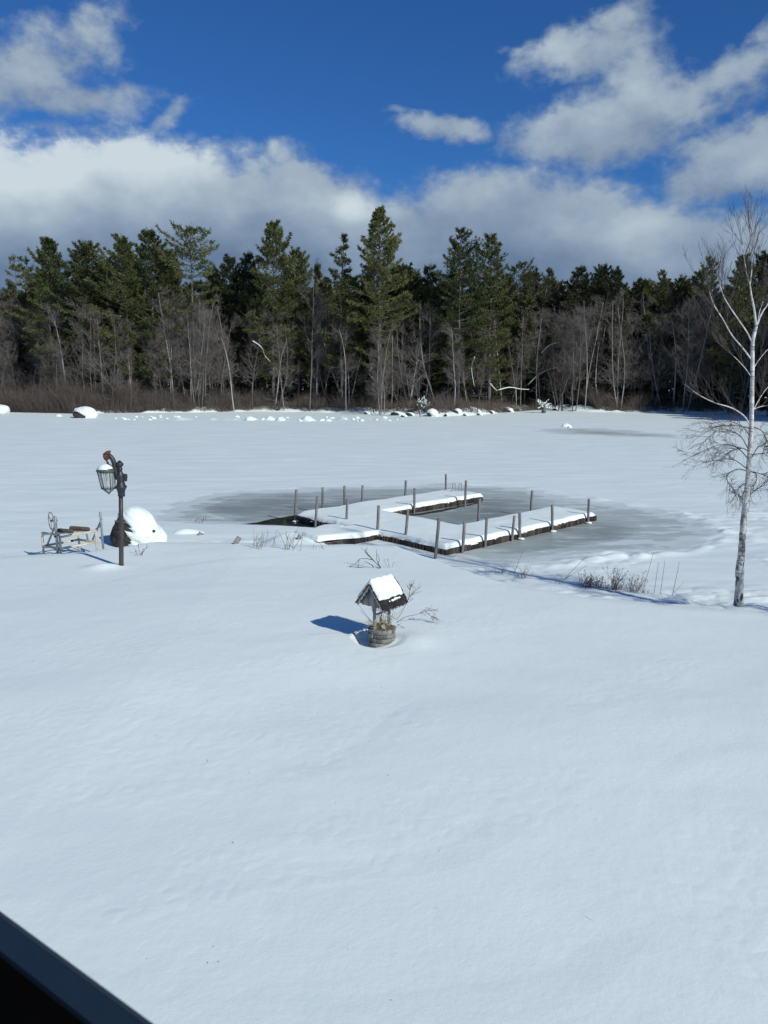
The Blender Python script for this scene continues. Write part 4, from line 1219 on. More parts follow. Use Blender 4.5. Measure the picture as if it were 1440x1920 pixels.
# ---------------------------------------------------------------- conifers
def pine(seed, H=20.0, c0=.35, Rm=3.6, gap=.75, per=5, shape='pine', dens=1.0, rtrunk=.26, top_round=0.0, plates=1.0):
    """trunk mesh and crown mesh of one conifer, base at the origin"""
    r = np.random.default_rng(seed)
    zs = np.linspace(0, H, 12); bend = np.cumsum(r.normal(size=(12, 2)) * .06, 0); bend -= bend[0]
    P = np.stack([bend[:, 0], bend[:, 1], zs], 1)
    tm = MB(); tm.tube(P, np.linspace(rtrunk, .03, 12), 7)
    at = lambda z: np.array([np.interp(z, zs, P[:, 0]), np.interp(z, zs, P[:, 1]), z])
    cm = MB(); BP = []; BD = []; BL = []; BW = []
    z = c0 * H; wind = r.uniform(0, 6.28)
    sg = []
    for _ in range(7):
        zz0 = r.uniform(.12, 1) * c0 * H; a = r.uniform(0, 6.28); d = np.array([math.cos(a), math.sin(a), r.uniform(-.1, .25)])
        sg.append((at(zz0), at(zz0) + d * r.uniform(.8, 2.4), .04, .015))
    while z < H - .25:
        t = (z - c0 * H) / (H - c0 * H)
        if shape == 'fir': prof = (1 - t) ** .9 + .03
        else: prof = max(.10, min(1, .55 + 1.4 * t) * (1 - t ** (1.7 + top_round)) ** .8)
        n = max(3, int(per + r.integers(-1, 2)))
        a0 = r.uniform(0, 6.28); skip = (.24 if t < .6 else .14) if shape == 'pine' else .05
        for k in range(n):
            if r.random() < skip * (2 - plates): continue
            a = a0 + k * 2 * math.pi / n + r.normal() * .25
            L = Rm * prof * r.uniform(.5, 1.25) * (1 + .22 * math.cos(a - wind)) + .15
            el = (-.14 + .72 * t ** 1.3 + r.normal() * .13) if shape == 'pine' else (-.30 + .5 * t + r.normal() * .07)
            h = np.array([math.cos(a), math.sin(a), 0]); o = at(z + r.normal() * .12)
            nb = max(3, int(L * 2.2)); f = np.linspace(0, 1, nb + 1)
            curve = (.28 if shape == 'pine' else .10) * L
            pt = o + np.outer(f * L * math.cos(el), h) + np.outer(f * L * math.sin(el) + curve * f ** 2, [0, 0, 1])
            rr_ = np.linspace(.035 + .008 * L, .012, nb + 1)
            for q in range(nb): sg.append((pt[q], pt[q + 1], rr_[q], rr_[q + 1]))
            nt = int((7 + L * 10.5) * dens)
            u = r.uniform(.22 if shape == 'pine' else .08, 1.0, nt) ** .75
            side = np.array([-h[1], h[0], 0]); w = .34 * L * np.minimum(1, 1.35 - u) * (1 if shape == 'pine' else .8)
            lat = r.uniform(-1, 1, nt) * w
            base = o + np.outer(u * L * math.cos(el), h) + np.outer(u * L * math.sin(el) + curve * u ** 2, [0, 0, 1]) + np.outer(lat, side) - np.outer(np.abs(lat) * .15, h) + np.outer(r.normal(size=nt) * .07, [0, 0, 1])
            nbld = 7
            bb_ = np.repeat(base, nbld, 0)
            dirs = (h * .8 + np.array([0, 0, .35 + .4 * t]))[None] + np.outer(np.repeat(np.sign(lat), nbld) * .35, side) + r.normal(size=(nt * nbld, 3)) * (.55 if shape == 'pine' else .40)
            BP.append(bb_); BD.append(dirs); BL.append(r.uniform(.24, .56, nt * nbld)); BW.append(r.uniform(.045, .115, nt * nbld))
        z += gap * r.uniform(.75, 1.25) * (1 - .45 * t)
    tip = at(H - .3); nn = 40
    BP.append(np.repeat(tip[None], nn, 0) + r.normal(size=(nn, 3)) * (.12, .12, .3)); BD.append(r.normal(size=(nn, 3)) * .5 + (0, 0, 1)); BL.append(r.uniform(.3, .5, nn)); BW.append(np.full(nn, .08))
    put(tm, sg, 4)
    cm.blades(np.concatenate(BP), np.concatenate(BD), np.concatenate(BL), np.concatenate(BW), r)
    return tm.mesh('trunk'), cm.mesh('crown')


PROTO = {}


def shoreY(px):
    """distance at which trees may start beyond the waterline"""
    y = 104.0
    for _ in range(4): y = max(101.0, float(np.interp((px - 720) / F * y * 1.02, SX, SY)))
    return y



def proto(key, mats, cat, name, **kw):
    t, c = pine(**kw)
    PROTO[key] = (t, c, mats, cat, name, kw.get('H', 20.0))
    t.materials.append(M[mats[0]]); c.materials.append(M[mats[1]])


B_ = ('pinebark', 'pine'); D_ = ('pinebark', 'darkpine')
proto('tall', B_, 'pine tree', 'pine_tree', seed=1, H=27, c0=.24, Rm=6.2, gap=.95, per=5, dens=1.0, rtrunk=.34)
proto('open', B_, 'pine tree', 'pine_tree', seed=2, H=22, c0=.55, Rm=4.6, gap=1.05, per=4, dens=.85, top_round=1.2)
proto('dense', B_, 'pine tree', 'pine_tree', seed=3, H=22, c0=.20, Rm=5.0, gap=.85, per=6, dens=1.1, top_round=.7)
proto('dense2', B_, 'pine tree', 'pine_tree', seed=4, H=22, c0=.18, Rm=5.2, gap=.9, per=6, dens=1.1, top_round=.25)
proto('layer', B_, 'pine tree', 'pine_tree', seed=5, H=24, c0=.24, Rm=5.4, gap=1.05, per=5, dens=1.0)
proto('layer2', B_, 'pine tree', 'pine_tree', seed=6, H=23, c0=.15, Rm=5.0, gap=1.0, per=5, dens=1.0)
proto('slim', B_, 'pine tree', 'pine_tree', seed=7, H=22, c0=.24, Rm=3.0, gap=1.15, per=4, dens=.95, rtrunk=.2)
proto('sparse', B_, 'pine tree', 'pine_tree', seed=8, H=20, c0=.6, Rm=2.1, gap=1.5, per=3, dens=.55, rtrunk=.16)
proto('fir', D_, 'fir tree', 'fir_tree', seed=9, H=14, c0=.06, Rm=3.0, gap=.55, per=6, shape='fir', dens=.75, rtrunk=.16)
proto('fir2', D_, 'fir tree', 'fir_tree', seed=10, H=16, c0=.10, Rm=2.7, gap=.6, per=6, shape='fir', dens=.75, rtrunk=.16)
proto('dark', D_, 'pine tree', 'pine_tree', seed=11, H=19, c0=.16, Rm=4.4, gap=.8, per=5, dens=1.0)
proto('dark2', D_, 'pine tree', 'pine_tree', seed=12, H=19, c0=.14, Rm=4.2, gap=.85, per=5, dens=1.0, top_round=.6)


def conifer(key, px, topy, Y, label, rz, wide=1.0, group=None, lean=0.0):
    t, c, mats, cat, name, H0 = PROTO[key]; Y = shoreY(px) + (Y - 101)
    p = at_y(px, topy, Y); g = float(bank_h(p[0], Y)); s = (p[2] - g) / H0
    o = thing(name, label, cat, (p[0], Y, g - .1), rz, group); o.scale = (s * wide, s * wide, s)
    link('trunk', t, None, o); link('crown', c, None, o)
    return o


# the pines one can pick out along the skyline: proto, pixel of the top, distance, look
SKY = [
    ('sparse', 28, 478, 112, 'thin ragged pine with few tufts, last on the left of the far shore skyline', .2, 1.0),
    ('sparse', 54, 484, 115, 'thin sparse pine just right of the leftmost ragged one', 2.0, 1.1),
    ('dense2', 98, 450, 108, 'yellowish green broad pine with wind-swept top, behind the bare leaning hardwoods on the left', 1.1, .95),
    ('dense', 160, 454, 107, 'flat-topped dense olive pine above the tall pale bare trunk', 2.6, 1.05),
    ('dense', 226, 444, 106, 'round-topped dense pine third from the left among the full crowns', 4.0, .95),
    ('dense2', 276, 432, 106, 'pointed dense pine directly left of the open umbrella-topped pine', 5.3, .95),
    ('dark2', 312, 470, 113, 'shorter dark pine filling the gap left of the umbrella-topped pine', 1.5, .9),
    ('open', 352, 428, 105, 'umbrella-topped pine with bare upper trunk and flat open layers', .5, 1.05),
    ('dark', 400, 503, 114, 'low dark pointed pine in the dip of the skyline right of the umbrella-topped pine', 3.0, .8),
    ('dark2', 432, 484, 112, 'dark bushy pine left of the tall pine with the crooked top', 2.2, .9),
    ('dark', 462, 474, 111, 'dark pine close against the left side of the tall crooked-top pine', .8, .9),
    ('dense2', 505, 418, 106, 'tall pine with crooked open top and broad dense lower crown, left of the dark gap', 3.7, .85),
    ('dense', 556, 468, 109, 'lower rounded pine against the right side of the tall crooked-top pine', 5.0, .75),
    ('fir', 600, 494, 116, 'narrow dark spire in the gap behind the dead grey snag', 1.0, .55),
    ('slim', 637, 444, 104, 'slim pine with separate short green tiers, close left of the tallest pine', 2.4, 1.15),
    ('tall', 712, 393, 105, 'tallest pine of the far shore, its broad top rising above all others', 1.2, .95),
    ('dark2', 762, 500, 113, 'low dark pine just right of the tallest pine', 4.1, 1.0),
    ('dark', 806, 498, 114, 'low broad dark pine between the tallest pine and the layered pair', 5.6, 1.0),
    ('layer', 864, 431, 107, 'dark layered pine with neat conical top, left one of the layered pair', .9, .95),
    ('layer2', 922, 444, 105, 'layered pine with yellowish long lower boughs, right one of the layered pair', 2.9, 1.05),
    ('open', 976, 496, 107, 'small open-topped pine just right of the layered pair', 4.4, .8),
    ('dark2', 1002, 510, 112, 'short pine in the falling skyline right of the small open-topped pine', 3.3, .9),
    ('layer', 1032, 505, 112, 'olive pine standing alone before the twin dark clump on the right', 5.9, .8),
    ('dark', 1086, 500, 113, 'dark dense pine, left member of the clump right of centre', .3, 1.05),
    ('dense', 1130, 498, 113, 'rounded dark green pine in the middle of the right-hand clump', 1.9, .85),
    ('dark2', 1158, 506, 112, 'narrower pine at the right edge of the right-hand clump', 2.7, .8),
    ('dark', 1204, 524, 116, 'low dark pine in the notch right of the right-hand clump', 3.9, 1.1),
    ('layer', 1245, 508, 112, 'small pine with a clear layered tip above the notch', 4.9, .75),
    ('dense', 1280, 520, 114, 'pale brownish green rounded pine next to the small layered tip', 5.1, .75),
    ('dark', 1308, 508, 112, 'black-green pine shouldering the conical pine near the birch', .6, .85),
    ('layer2', 1337, 484, 109, 'conical bluish pine seen left of the birch top', 1.6, .85),
    ('dense2', 1388, 480, 108, 'ragged dark pine directly behind the birch trunk', 3.4, .8),
    ('dark2', 1436, 478, 108, 'dark pine at the right edge behind the birch limbs', 2.1, 1.0),
]
for (k, px, ty, Y, lab, rz, wd) in SKY: conifer(k, px, ty, Y, lab, rz, wd)
# the darker second row and the young firs beneath
r = np.random.default_rng(44)
G2 = 'second row of pines on the far shore'
for px in np.arange(-60, 1520, 42):
    x = px + r.uniform(-14, 14); ty = np.interp(x, [0, 100, 280, 340, 400, 500, 580, 640, 720, 790, 900, 980, 1100, 1440], [515, 490, 482, 500, 520, 500, 520, 505, 480, 515, 495, 520, 525, 520]) + r.uniform(0, 22)
    conifer(['dark', 'dark2', 'dense', 'layer'][r.integers(4)], x, ty, r.uniform(114, 121) + (0 if x < 1050 else 2), 'dark pine of the second row, behind the skyline pines of the far shore', r.uniform(0, 6), r.uniform(.95, 1.2), G2)
G3 = 'young dark firs under the far pines'
for px in np.arange(-40, 1500, 33):
    x = px + r.uniform(-14, 14); Y = r.uniform(108, 117)
    conifer(['fir', 'fir2'][r.integers(2)], x, r.uniform(585, 655), Y, 'young dark fir half hidden in shade beneath the tall far pines', r.uniform(0, 6), r.uniform(.9, 1.35), G3)

# what stands deeper: one dark mass of wood, and the same wood following the shore out of the picture to the right
def mass(name, spots, seed):
    r = np.random.default_rng(seed); cm = MB()
    for (x, y, H, Rm, c0) in spots:
        g = float(bank_h(x, y)); n = int(46 * H)
        z = c0 * H + (H - c0 * H) * r.random(n) ** .85; t = (z - c0 * H) / (H - c0 * H)
        a = r.uniform(0, 6.28, n); rad = Rm * np.maximum(.06, (1 - t) ** .8) * r.uniform(.15, 1.1, n)
        P = np.stack([x + rad * np.cos(a), y + rad * np.sin(a), g + z], 1)
        D = np.stack([np.cos(a), np.sin(a), r.uniform(-.2, .7, n)], 1) + r.normal(size=(n, 3)) * .4
        cm.blades(P, D, r.uniform(.6, 1.3, n), r.uniform(.25, .5, n), r)
        cm.segs([(x, y, g)], [(x, y, g + H * .97)], H * .012, .03, 5)
    return link(name, cm.mesh(name), M['darkpine'])


sp = []
r = np.random.default_rng(77)
for Y0 in (125, 130, 136, 143, 151, 160):
    for x in np.arange(-78, 80, 4.2):
        Y = Y0 + r.uniform(-2, 2); p = at_y(720, r.uniform(535, 580), Y)
        sp.append((x + r.uniform(-2, 2), Y, max(6, p[2] - 2), r.uniform(2.6, 3.8), .03 if r.random() < .6 else .25))
o = mass('deep_forest', sp, 5); tag(o, 'dark mass of evergreen wood filling the depth behind the shore trees', 'forest', None, 'stuff')
sp = []
for _ in range(110):
    y = r.uniform(46, 108); x0 = np.interp(y, [44, 66, 84, 94, 104], [70, 59, 55, 53, 51.5])
    x = x0 + 1.5 + 26 * r.random() ** 1.4
    if x / y < .535: continue
    sp.append((x, y, r.uniform(14, 19), r.uniform(2.8, 3.8), .06))
o = mass('shore_forest', sp, 6); tag(o, 'evergreen wood along the right-hand shore beyond the frame', 'forest', None, 'stuff')


# ---------------------------------------------------------------- bare hardwoods
def hardwood(seed, H=12.0, trunks=1, lean=.08, fork=.5, spread=.5, rt=.11, kids=6):
    r = np.random.default_rng(seed); tm = MB(); S = []; St = []
    for k in range(trunks):
        n = 9; d = np.array([r.normal() * lean, r.normal() * lean, 1.0]); p = np.array([r.normal() * .2 * (trunks > 1), r.normal() * .2 * (trunks > 1), 0]); hh = H * r.uniform(.8, 1.0)
        pts = [p]
        for q in range(n):
            d = d + r.normal(size=3) * .06 + np.array([0, 0, .06]); d /= np.linalg.norm(d); pts.append(pts[-1] + d * hh / n)
        rad = np.linspace(rt, rt * .22, n + 1) * (1 if trunks == 1 else .75); tm.tube(pts, rad, 6)
        pts = np.array(pts)
        for _ in range(int(hh * 2.1)):
            f = r.uniform(fork * .6, 1.0); i = min(int(f * n), n - 1); q = pts[i] + (pts[i + 1] - pts[i]) * (f * n - i)
            a = r.uniform(0, 6.28); e = np.array([math.cos(a) * spread * 1.3, math.sin(a) * spread * 1.3, r.uniform(.35, .8)])
            grow(S, q, e, hh * r.uniform(.10, .24) * (1.3 - .5 * f), rad[i] * .32, 2, r, .06, .22, kids + 1, (.35, .7), .75, .0052, .15)
        for _ in range(5):
            f = r.uniform(.12, fork); i = int(f * n); q = pts[i]; a = r.uniform(0, 6.28)
            grow(S, q, (math.cos(a), math.sin(a), .3), r.uniform(.7, 1.8), .018, 1, r, .05, .2, 4, (.35, .6), .6, .006)
    put(tm, St, 4)
    cm = MB(); put(cm, S, 3)
    a, b = tm.mesh('trunk', True), cm.mesh('branches'); a.materials.append(M['bark']); b.materials.append(M['twig'])
    return a, b, H


HW_ = [hardwood(101, 12, 1, .05, .45, .5), hardwood(102, 13, 1, .10, .5, .45, .10), hardwood(103, 11, 2, .10, .4, .55, .10), hardwood(104, 12, 1, .16, .5, .6, .12),
       hardwood(105, 10, 3, .14, .35, .55, .09), hardwood(106, 13, 1, .04, .6, .4, .09), hardwood(107, 9, 1, .2, .3, .8, .10), hardwood(108, 12, 2, .08, .55, .45, .09)]


def bare(i, px, by, topy, Y, label, rz, wide=1.0, group=None, tilt=(0, 0)):
    a, b, H0 = HW_[i]; Y = shoreY(px) + (Y - 101); p = at_y(px, 740, Y); g = float(bank_h(p[0], Y)); tz = at_y(px, topy, Y)[2]; s = (tz - g) / H0
    o = thing('bare_tree', label, 'bare tree', (p[0], Y, g - .1), rz, group); o.scale = (s * wide, s * wide, s); o.rotation_euler = (tilt[0], tilt[1], rz)
    link('trunk', a, None, o); link('branches', b, None, o)
    return o


GB = 'bare grey hardwoods in front of the far pines'
r = np.random.default_rng(9)
LBL = 'bare thin grey hardwood, one of many lining the far shore before the pines'
xs = np.concatenate([r.uniform(-30, 420, 40), r.uniform(420, 720, 13), r.uniform(720, 960, 9), r.uniform(960, 1110, 16), r.uniform(1110, 1480, 22)])
for px in xs:
    x = px + r.uniform(-6, 6); top = np.interp(x, [0, 60, 250, 420, 600, 800, 1000, 1060, 1440], [570, 565, 560, 545, 575, 590, 560, 545, 555]) + r.uniform(-15, 75)
    bare(r.integers(8), x, 745, top, 101 + r.uniform(1.0, 7), LBL, r.uniform(0, 6.28), r.uniform(.75, 1.0), GB, (r.normal() * .04, r.normal() * .05))
LB2 = 'bare grey hardwood deeper in the shade behind the front trunks of the far shore'
for px in np.arange(-20, 1470, 24):
    x = px + r.uniform(-10, 10)
    bare(r.integers(8), x, 745, r.uniform(520, 590), r.uniform(108, 112), LB2, r.uniform(0, 6.28), r.uniform(.8, 1.1), 'bare hardwoods deeper in the far wood', (r.normal() * .03, r.normal() * .03))
bare(3, 133, 730, 540, 103, 'pale tall trunk with snow-streaked bare side limbs, before the flat-topped olive pine', 2.0, .8, None, (0, -.05))
bare(6, 520, 745, 590, 103, 'crooked old hardwood with snow lying on its forked limbs, below the crooked-top pine', 1.0, 1.1, None, (0, -.12))
bare(4, 715, 750, 600, 101, 'multi-stemmed bare hardwood at the foot of the tallest pine', .4, .9)
bare(1, 790, 760, 625, 100, 'leaning bare hardwood standing alone at the dark opening right of the tallest pine', 3.0, .8, None, (0, .14))
bare(5, 580, 750, 500, 102, 'tall dead grey snag with thin brush top, left of the slim tiered pine', 3.6, .8)

# ---------------------------------------------------------------- shore brush, fallen wood, rocks, heaved ice
r = np.random.default_rng(31)
cm = MB(); n = 52000
px = r.uniform(-80, 1540, n)
x = (px - 720) / F * 104
sh = np.interp(x, SX, SY); y = sh + np.abs(r.normal(size=n)) * 3.2 + np.interp(px, [0, 380, 440, 1050, 1120], [.3, .5, 1.9, 1.7, .5])
x = (px - 720) / F * y * 1.0
dens = np.interp(px, [0, 60, 420, 520, 700, 950, 1030, 1100, 1180, 1440], [1, 1, 1, .6, .45, .5, .55, 1, .6, .35]) + .35 * noise(px / 40, px * 0, 3)
k = r.random(n) < dens; x, y, px = x[k], y[k], px[k]; n = len(x)
h = r.uniform(.3, 1.0, n) * np.interp(px, [0, 200, 420, 500, 700, 960, 1080, 1250, 1440], [2.9, 2.8, 2.2, 1.6, 1.5, 1.3, 2.0, 1.2, 1.0]) * np.clip(1.15 + 1.5 * noise(x / 2.2, y / 4, 6) + .6 * noise(x / .7, y / 2, 7), .25, 2)
z = bank_h(x, y)
P0 = np.stack([x, y, z - .05], 1); P1 = P0 + np.stack([r.normal(size=n) * .3 * h, r.normal(size=n) * .2 * h, np.maximum(h, .2)], 1)
cm.segs(P0, P1, r.uniform(.008, .016, n), .005, 3)
k = r.random(n) < .8; q = P0[k] * .45 + P1[k] * .55; e = P1[k] - P0[k]; L = np.linalg.norm(e, axis=1)[:, None]
cm.segs(q, q + e * .45 + r.normal(size=q.shape) * .22 * L, .008, .004, 3)
tag(link('shoreline_brush', cm.mesh('shoreline_brush'), M['brush']), 'brown leafless brush thicket along the far shoreline', 'brush', None, 'stuff')
# small green pine in the brush
conifer('dense', 148, 737, 104, 'small yellow-green pine sapling in the brush above the snowy shore boulder', 1.0, 1.6)


def shore_rock(px, py, size, lab, seed, capt=.35, mat='rock', dn=(-.7, -.45, -.3), thr=.45, z=.0, group=None):
    c = at_z(px, py, 0.0); o = thing('shore_rock', lab, 'rock', (c[0], c[1], z), 0, group)
    m_, D, rr_, Q = rock_mesh('rock', size, seed, .35); link('rock', m_, M[mat], o)
    cap = snow_cap_mesh('snow_cap', size, D, rr_, Q, lambda D: thr + .15 * n3(D, 3, seed + 9) - D @ np.array(dn) / np.linalg.norm(dn), capt, .35); link('snow_cap', cap, M['snowcap'], o)
    return o


shore_rock(160, 783, np.array([1.45, 1.2, .95]), 'large shore boulder with a smooth white snow cap and dark base, before the left brush', 201, .22, 'darkrock', (-.6, -.4, -.6), .35, .25)
shore_rock(2, 775, np.array([1.0, .9, .6]), 'snow-buried boulder at the left edge of the far shore', 202, .25, thr=.8, z=.4)
shore_rock(22, 771, np.array([1.2, 1.0, .7]), 'half-bare grey rock beside the snow-buried boulder at the left edge', 203, .2, thr=.2, z=.6)
shore_rock(856, 779, np.array([.6, .55, .5]), 'round dark rock with snow top, right of the snowy root stump', 204, .22, 'darkrock', thr=.25, z=.3)
shore_rock(810, 781, np.array([.6, .5, .5]), 'white snow-plastered rock at the foot of the broken root stump', 205, .3, thr=.8, z=.3)
for k, (px, py, s) in enumerate(((768, 780, .6), (886, 777, .75), (899, 779, .3), (921, 776, .42), (951, 773, .6), (757, 782, .3), (836, 781, .28), (744, 779, .7), (873, 780, .25), (972, 771, .35), (1042, 770, .4), (688, 777, .3))):
    shore_rock(px, py, np.array([s * (.9 + .5 * math.sin(k * 2.1) ** 2), s * .8, s * (.5 + .4 * math.sin(k * 1.3) ** 2)]), 'small snow-topped rock in the rubble along the far waterline', 210 + k, .3, 'darkrock', thr=.05 + .2 * (k % 3), z=.1, group='rubble rocks at the far waterline')


def stump(px, py, h, w, lab, seed):
    c = at_z(px, py, 0.2); r = np.random.default_rng(seed); S = []; m = MB()
    o = thing('root_stump', lab, 'stump', c)
    m.tube([(0, 0, -.3), (w * .1, 0, h * .35), (-w * .15, 0, h * .75)], [w * .35, w * .25, w * .1], 9)
    for _ in range(9):
        a = r.uniform(0, 6.28); grow(S, (0, 0, h * r.uniform(.2, .6)), (math.cos(a), math.sin(a) * .5, r.uniform(.1, 1)), h * .6, .06, 1, r, .05, .3, 4, (.4, .7), .8, .02)
    put(m, S, 5); link('roots', m.mesh('roots'), M['bark'], o)
    mm = MB()
    for s_ in S:
        if r.random() < .45: mm.segs([s_[0] + np.array([0, -.02, .05])], [s_[1] + np.array([0, -.02, .05])], s_[2] + .06, s_[3] + .05, 6)
    link('snow_cap', mm.mesh('snow_cap'), M['snowcap'], o)


stump(797, 776, 2.0, 1.2, 'broken snowy stump with a slanting white limb at the dark opening of the far shore', 1)
stump(1019, 772, 2.0, 1.0, 'upright snow-plastered stump on the bright point of the far shore', 2)


def fallen(pts, w, lab, Y=101.0, snow=True):
    Y = shoreY(pts[0][0]) + 1.5
    P_ = [at_y(a, b, Y + .6 * i) for i, (a, b) in enumerate(pts)]; c = P_[0]
    C_ = hermite([p - c for p in P_], 5); o = thing('fallen_limb', lab, 'fallen limb', c)
    m = MB(); m.tube(C_, np.linspace(w, w * .4, len(C_)), 6); link('wood', m.mesh('wood', True), M['bark'], o)
    if snow: m = MB(); m.tube(C_ + (0, -.02, w * .7), np.linspace(w * .9, w * .4, len(C_)), 6); link('snow', m.mesh('snow', True), M['snowcap'], o)


fallen([(990, 722), (1010, 703), (1035, 692), (1056, 688)], .11, 'long arching snow-topped limb over the shore, right of the layered pines')
fallen([(934, 732), (955, 727), (975, 730), (992, 731)], .09, 'low horizontal snowy limb beneath the layered pine pair')
fallen([(919, 720), (926, 728), (932, 733)], .09, 'short snowy stub slanting down to the low horizontal limb')
fallen([(697, 690), (692, 700), (703, 715)], .07, 'small snowy broken limb at the trunk of the tallest pine')
fallen([(474, 640), (490, 652), (497, 668), (508, 680)], .10, 'snowy forked limb on the crooked old hardwood')
fallen([(1015, 662), (1030, 648), (1048, 642)], .07, 'thin curved snowy limb above the long arching one')
fallen([(890, 670), (884, 690), (889, 725)], .08, 'drooping pale broken branch in the shade below the layered pair')

# ridge of heaved ice lumps before the shore
lump = []
for s_ in range(4):
    D, Q = unit_sphere(22, 12); rr_ = 1 + .5 * n3(D, 1.8, 300 + s_) + .25 * n3(D, 5, 310 + s_)
    V = D * rr_[:, None]; V[:, 2] = np.where(V[:, 2] > 0, V[:, 2] * (1.15 - .35 * np.abs(V[:, 0])), V[:, 2] * .3); lump.append(mesh_np('ice_lump', V, Q, None, True)); lump[-1].materials.append(M['snowcap'])
r = np.random.default_rng(66)
spots = [(r.uniform(170, 760), r.uniform(781, 790), r.uniform(.10, .30)) for _ in range(46)] + [(575, 789, .6), (505, 788, .5), (525, 789, .5), (470, 788, .5), (1062, 800, .38), (1068, 802, .22), (110, 781, .35)]
for (a, b, s_) in spots:
    c = at_z(a, b, 0); o = link('ice_lump', lump[r.integers(4)], None, None, (c[0], c[1], .0)); o.scale = (s_ * 1.4, s_, s_ * .85); o.rotation_euler = (0, 0, r.uniform(-.7, .7))
    if (a, b) == (575, 789): tag(o, 'biggest white ice heap in the row before the far shore', 'ice heap')
    elif (a, b) == (1062, 800): tag(o, 'white ice heap alone by the grey streak of bare ice on the right', 'ice heap')
    elif (a, b) == (1068, 802): tag(o, 'little white lump touching the lone ice heap by the grey streak', 'ice heap')
    elif (a, b) == (110, 781): tag(o, 'white mound left of the large shore boulder with the snow cap', 'ice heap')
    else: tag(o, 'small white heap of snowy ice in the row before the far shore', 'ice heap', 'row of heaved ice heaps')

# a bare tree just past the right edge: its shadow streaks the snow beside the birch
a, b, H0 = HW_[4]
o = thing('bare_tree', 'bare many-stemmed tree past the right edge, streaking the snow by the birch with shadow', 'bare tree', (10.5, 14.7, float(yard_h(10.5, 14.7)) - .1), .6); o.scale = (.6, .6, .5)
link('trunk', a, None, o); link('branches', b, None, o)


# ---------------------------------------------------------------- the window one looks out of: bottom rail of the sash and its stool
wdir = np.array([-.819, .574, 0]); wn = np.array([.574, .819, 0])
d0 = ray(140, 1811); P0w = CAM + d0 * .36
win = thing('window_frame', 'bottom rail and stool of the viewing window, shade put into their dark blue and black', 'window frame', P0w)


def prism(name, prof, mat, L0=-.9, L1=.7):
    n = len(prof); V = [wdir * t + wn * a + upz * b for t in (L0, L1) for a, b in prof]
    q = [(i, (i + 1) % n, n + (i + 1) % n, n + i) for i in range(n)]
    b_ = bmesh.new(); vs = [b_.verts.new(v) for v in V]
    for f in q: b_.faces.new([vs[i] for i in f])
    b_.faces.new([vs[i] for i in range(n)][::-1]); b_.faces.new([vs[n + i] for i in range(n)])
    bmesh.ops.recalc_face_normals(b_, faces=b_.faces)
    m = bpy.data.meshes.new(name); b_.to_mesh(m); b_.free()
    return link(name, m, M[mat], win)


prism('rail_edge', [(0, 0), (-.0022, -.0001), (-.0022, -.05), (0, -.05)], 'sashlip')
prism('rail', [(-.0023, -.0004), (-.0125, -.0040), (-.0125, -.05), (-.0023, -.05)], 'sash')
prism('stool', [(-.0126, -.0075), (-.35, -.020), (-.35, -.05), (-.0126, -.05)], 'black')

# ---------------------------------------------------------------- light, sky, camera
SUN_EL = R(35.0); sh_ = np.array([.72, -.694])
sun_az = math.atan2(sh_[0], sh_[1])                    # clockwise from +Y
sd_ = np.array([math.sin(sun_az) * math.cos(SUN_EL), math.cos(sun_az) * math.cos(SUN_EL), math.sin(SUN_EL)])
L = bpy.data.lights.new('sun', 'SUN'); L.energy = 3.65; L.angle = R(.75); L.color = (1.0, .98, .915)
so = bpy.data.objects.new('sun', L); COL.objects.link(so)
from mathutils import Vector
so.rotation_euler = Vector(-sd_).to_track_quat('-Z', 'Y').to_euler(); so.location = (20, -20, 30)

W = bpy.data.worlds.new('World'); S.world = W; W.use_nodes = True
k = NT.__new__(NT); k.t = W.node_tree
bg = k.t.nodes['Background']
sky = k.n('ShaderNodeTexSky', sky_type='NISHITA'); sky.sun_disc = False; sky.sun_elevation = SUN_EL; sky.sun_rotation = sun_az
sky.altitude = 200; sky.air_density = 1.0; sky.dust_density = 0.3; sky.ozone_density = 2.5
SKYK = 0.085
tc = k.n('ShaderNodeTexCoord'); sep = k.n('ShaderNodeSeparateXYZ'); k.l(tc.outputs['Generated'], sep.inputs[0])
az = k.math('MULTIPLY', k.math('ARCTAN2', sep.outputs['X'], sep.outputs['Y']), 180 / math.pi)
el = k.math('MULTIPLY', k.math('ARCSINE', sep.outputs['Z']), 180 / math.pi)


def azel(px, py):
    d = ray(px, py); d = d / np.linalg.norm(d); return math.degrees(math.atan2(d[0], d[1])), math.degrees(math.asin(d[2]))


comb = k.n('ShaderNodeCombineXYZ'); k.l(az, comb.inputs[0]); k.l(k.math('MULTIPLY', el, 1.35), comb.inputs[1])


def nz(scale, detail, rough, off=0.0, dist=0.0):
    x = k.n('ShaderNodeTexNoise'); x.inputs['Scale'].default_value = scale; x.inputs['Detail'].default_value = detail; x.inputs['Roughness'].default_value = rough; x.inputs['Distortion'].default_value = dist
    mp = k.n('ShaderNodeMapping'); mp.inputs['Location'].default_value = (off, off * .7, off * .3); k.l(comb.outputs[0], mp.inputs[0]); k.l(mp.outputs[0], x.inputs['Vector'])
    return k.math('SUBTRACT', x.outputs['Fac'], .5)


n_big = nz(.11, 6, .52, 3.1); n_mid = nz(.30, 9, .56, 11.7); n_fine = nz(.9, 7, .58, 5.2)
wx = nz(.16, 5, .6, 31.0); wy = nz(.16, 5, .6, 47.0)
azw = k.math('MULTIPLY_ADD', wx, 5.0, az); elw = k.math('MULTIPLY_ADD', wy, 3.2, el)
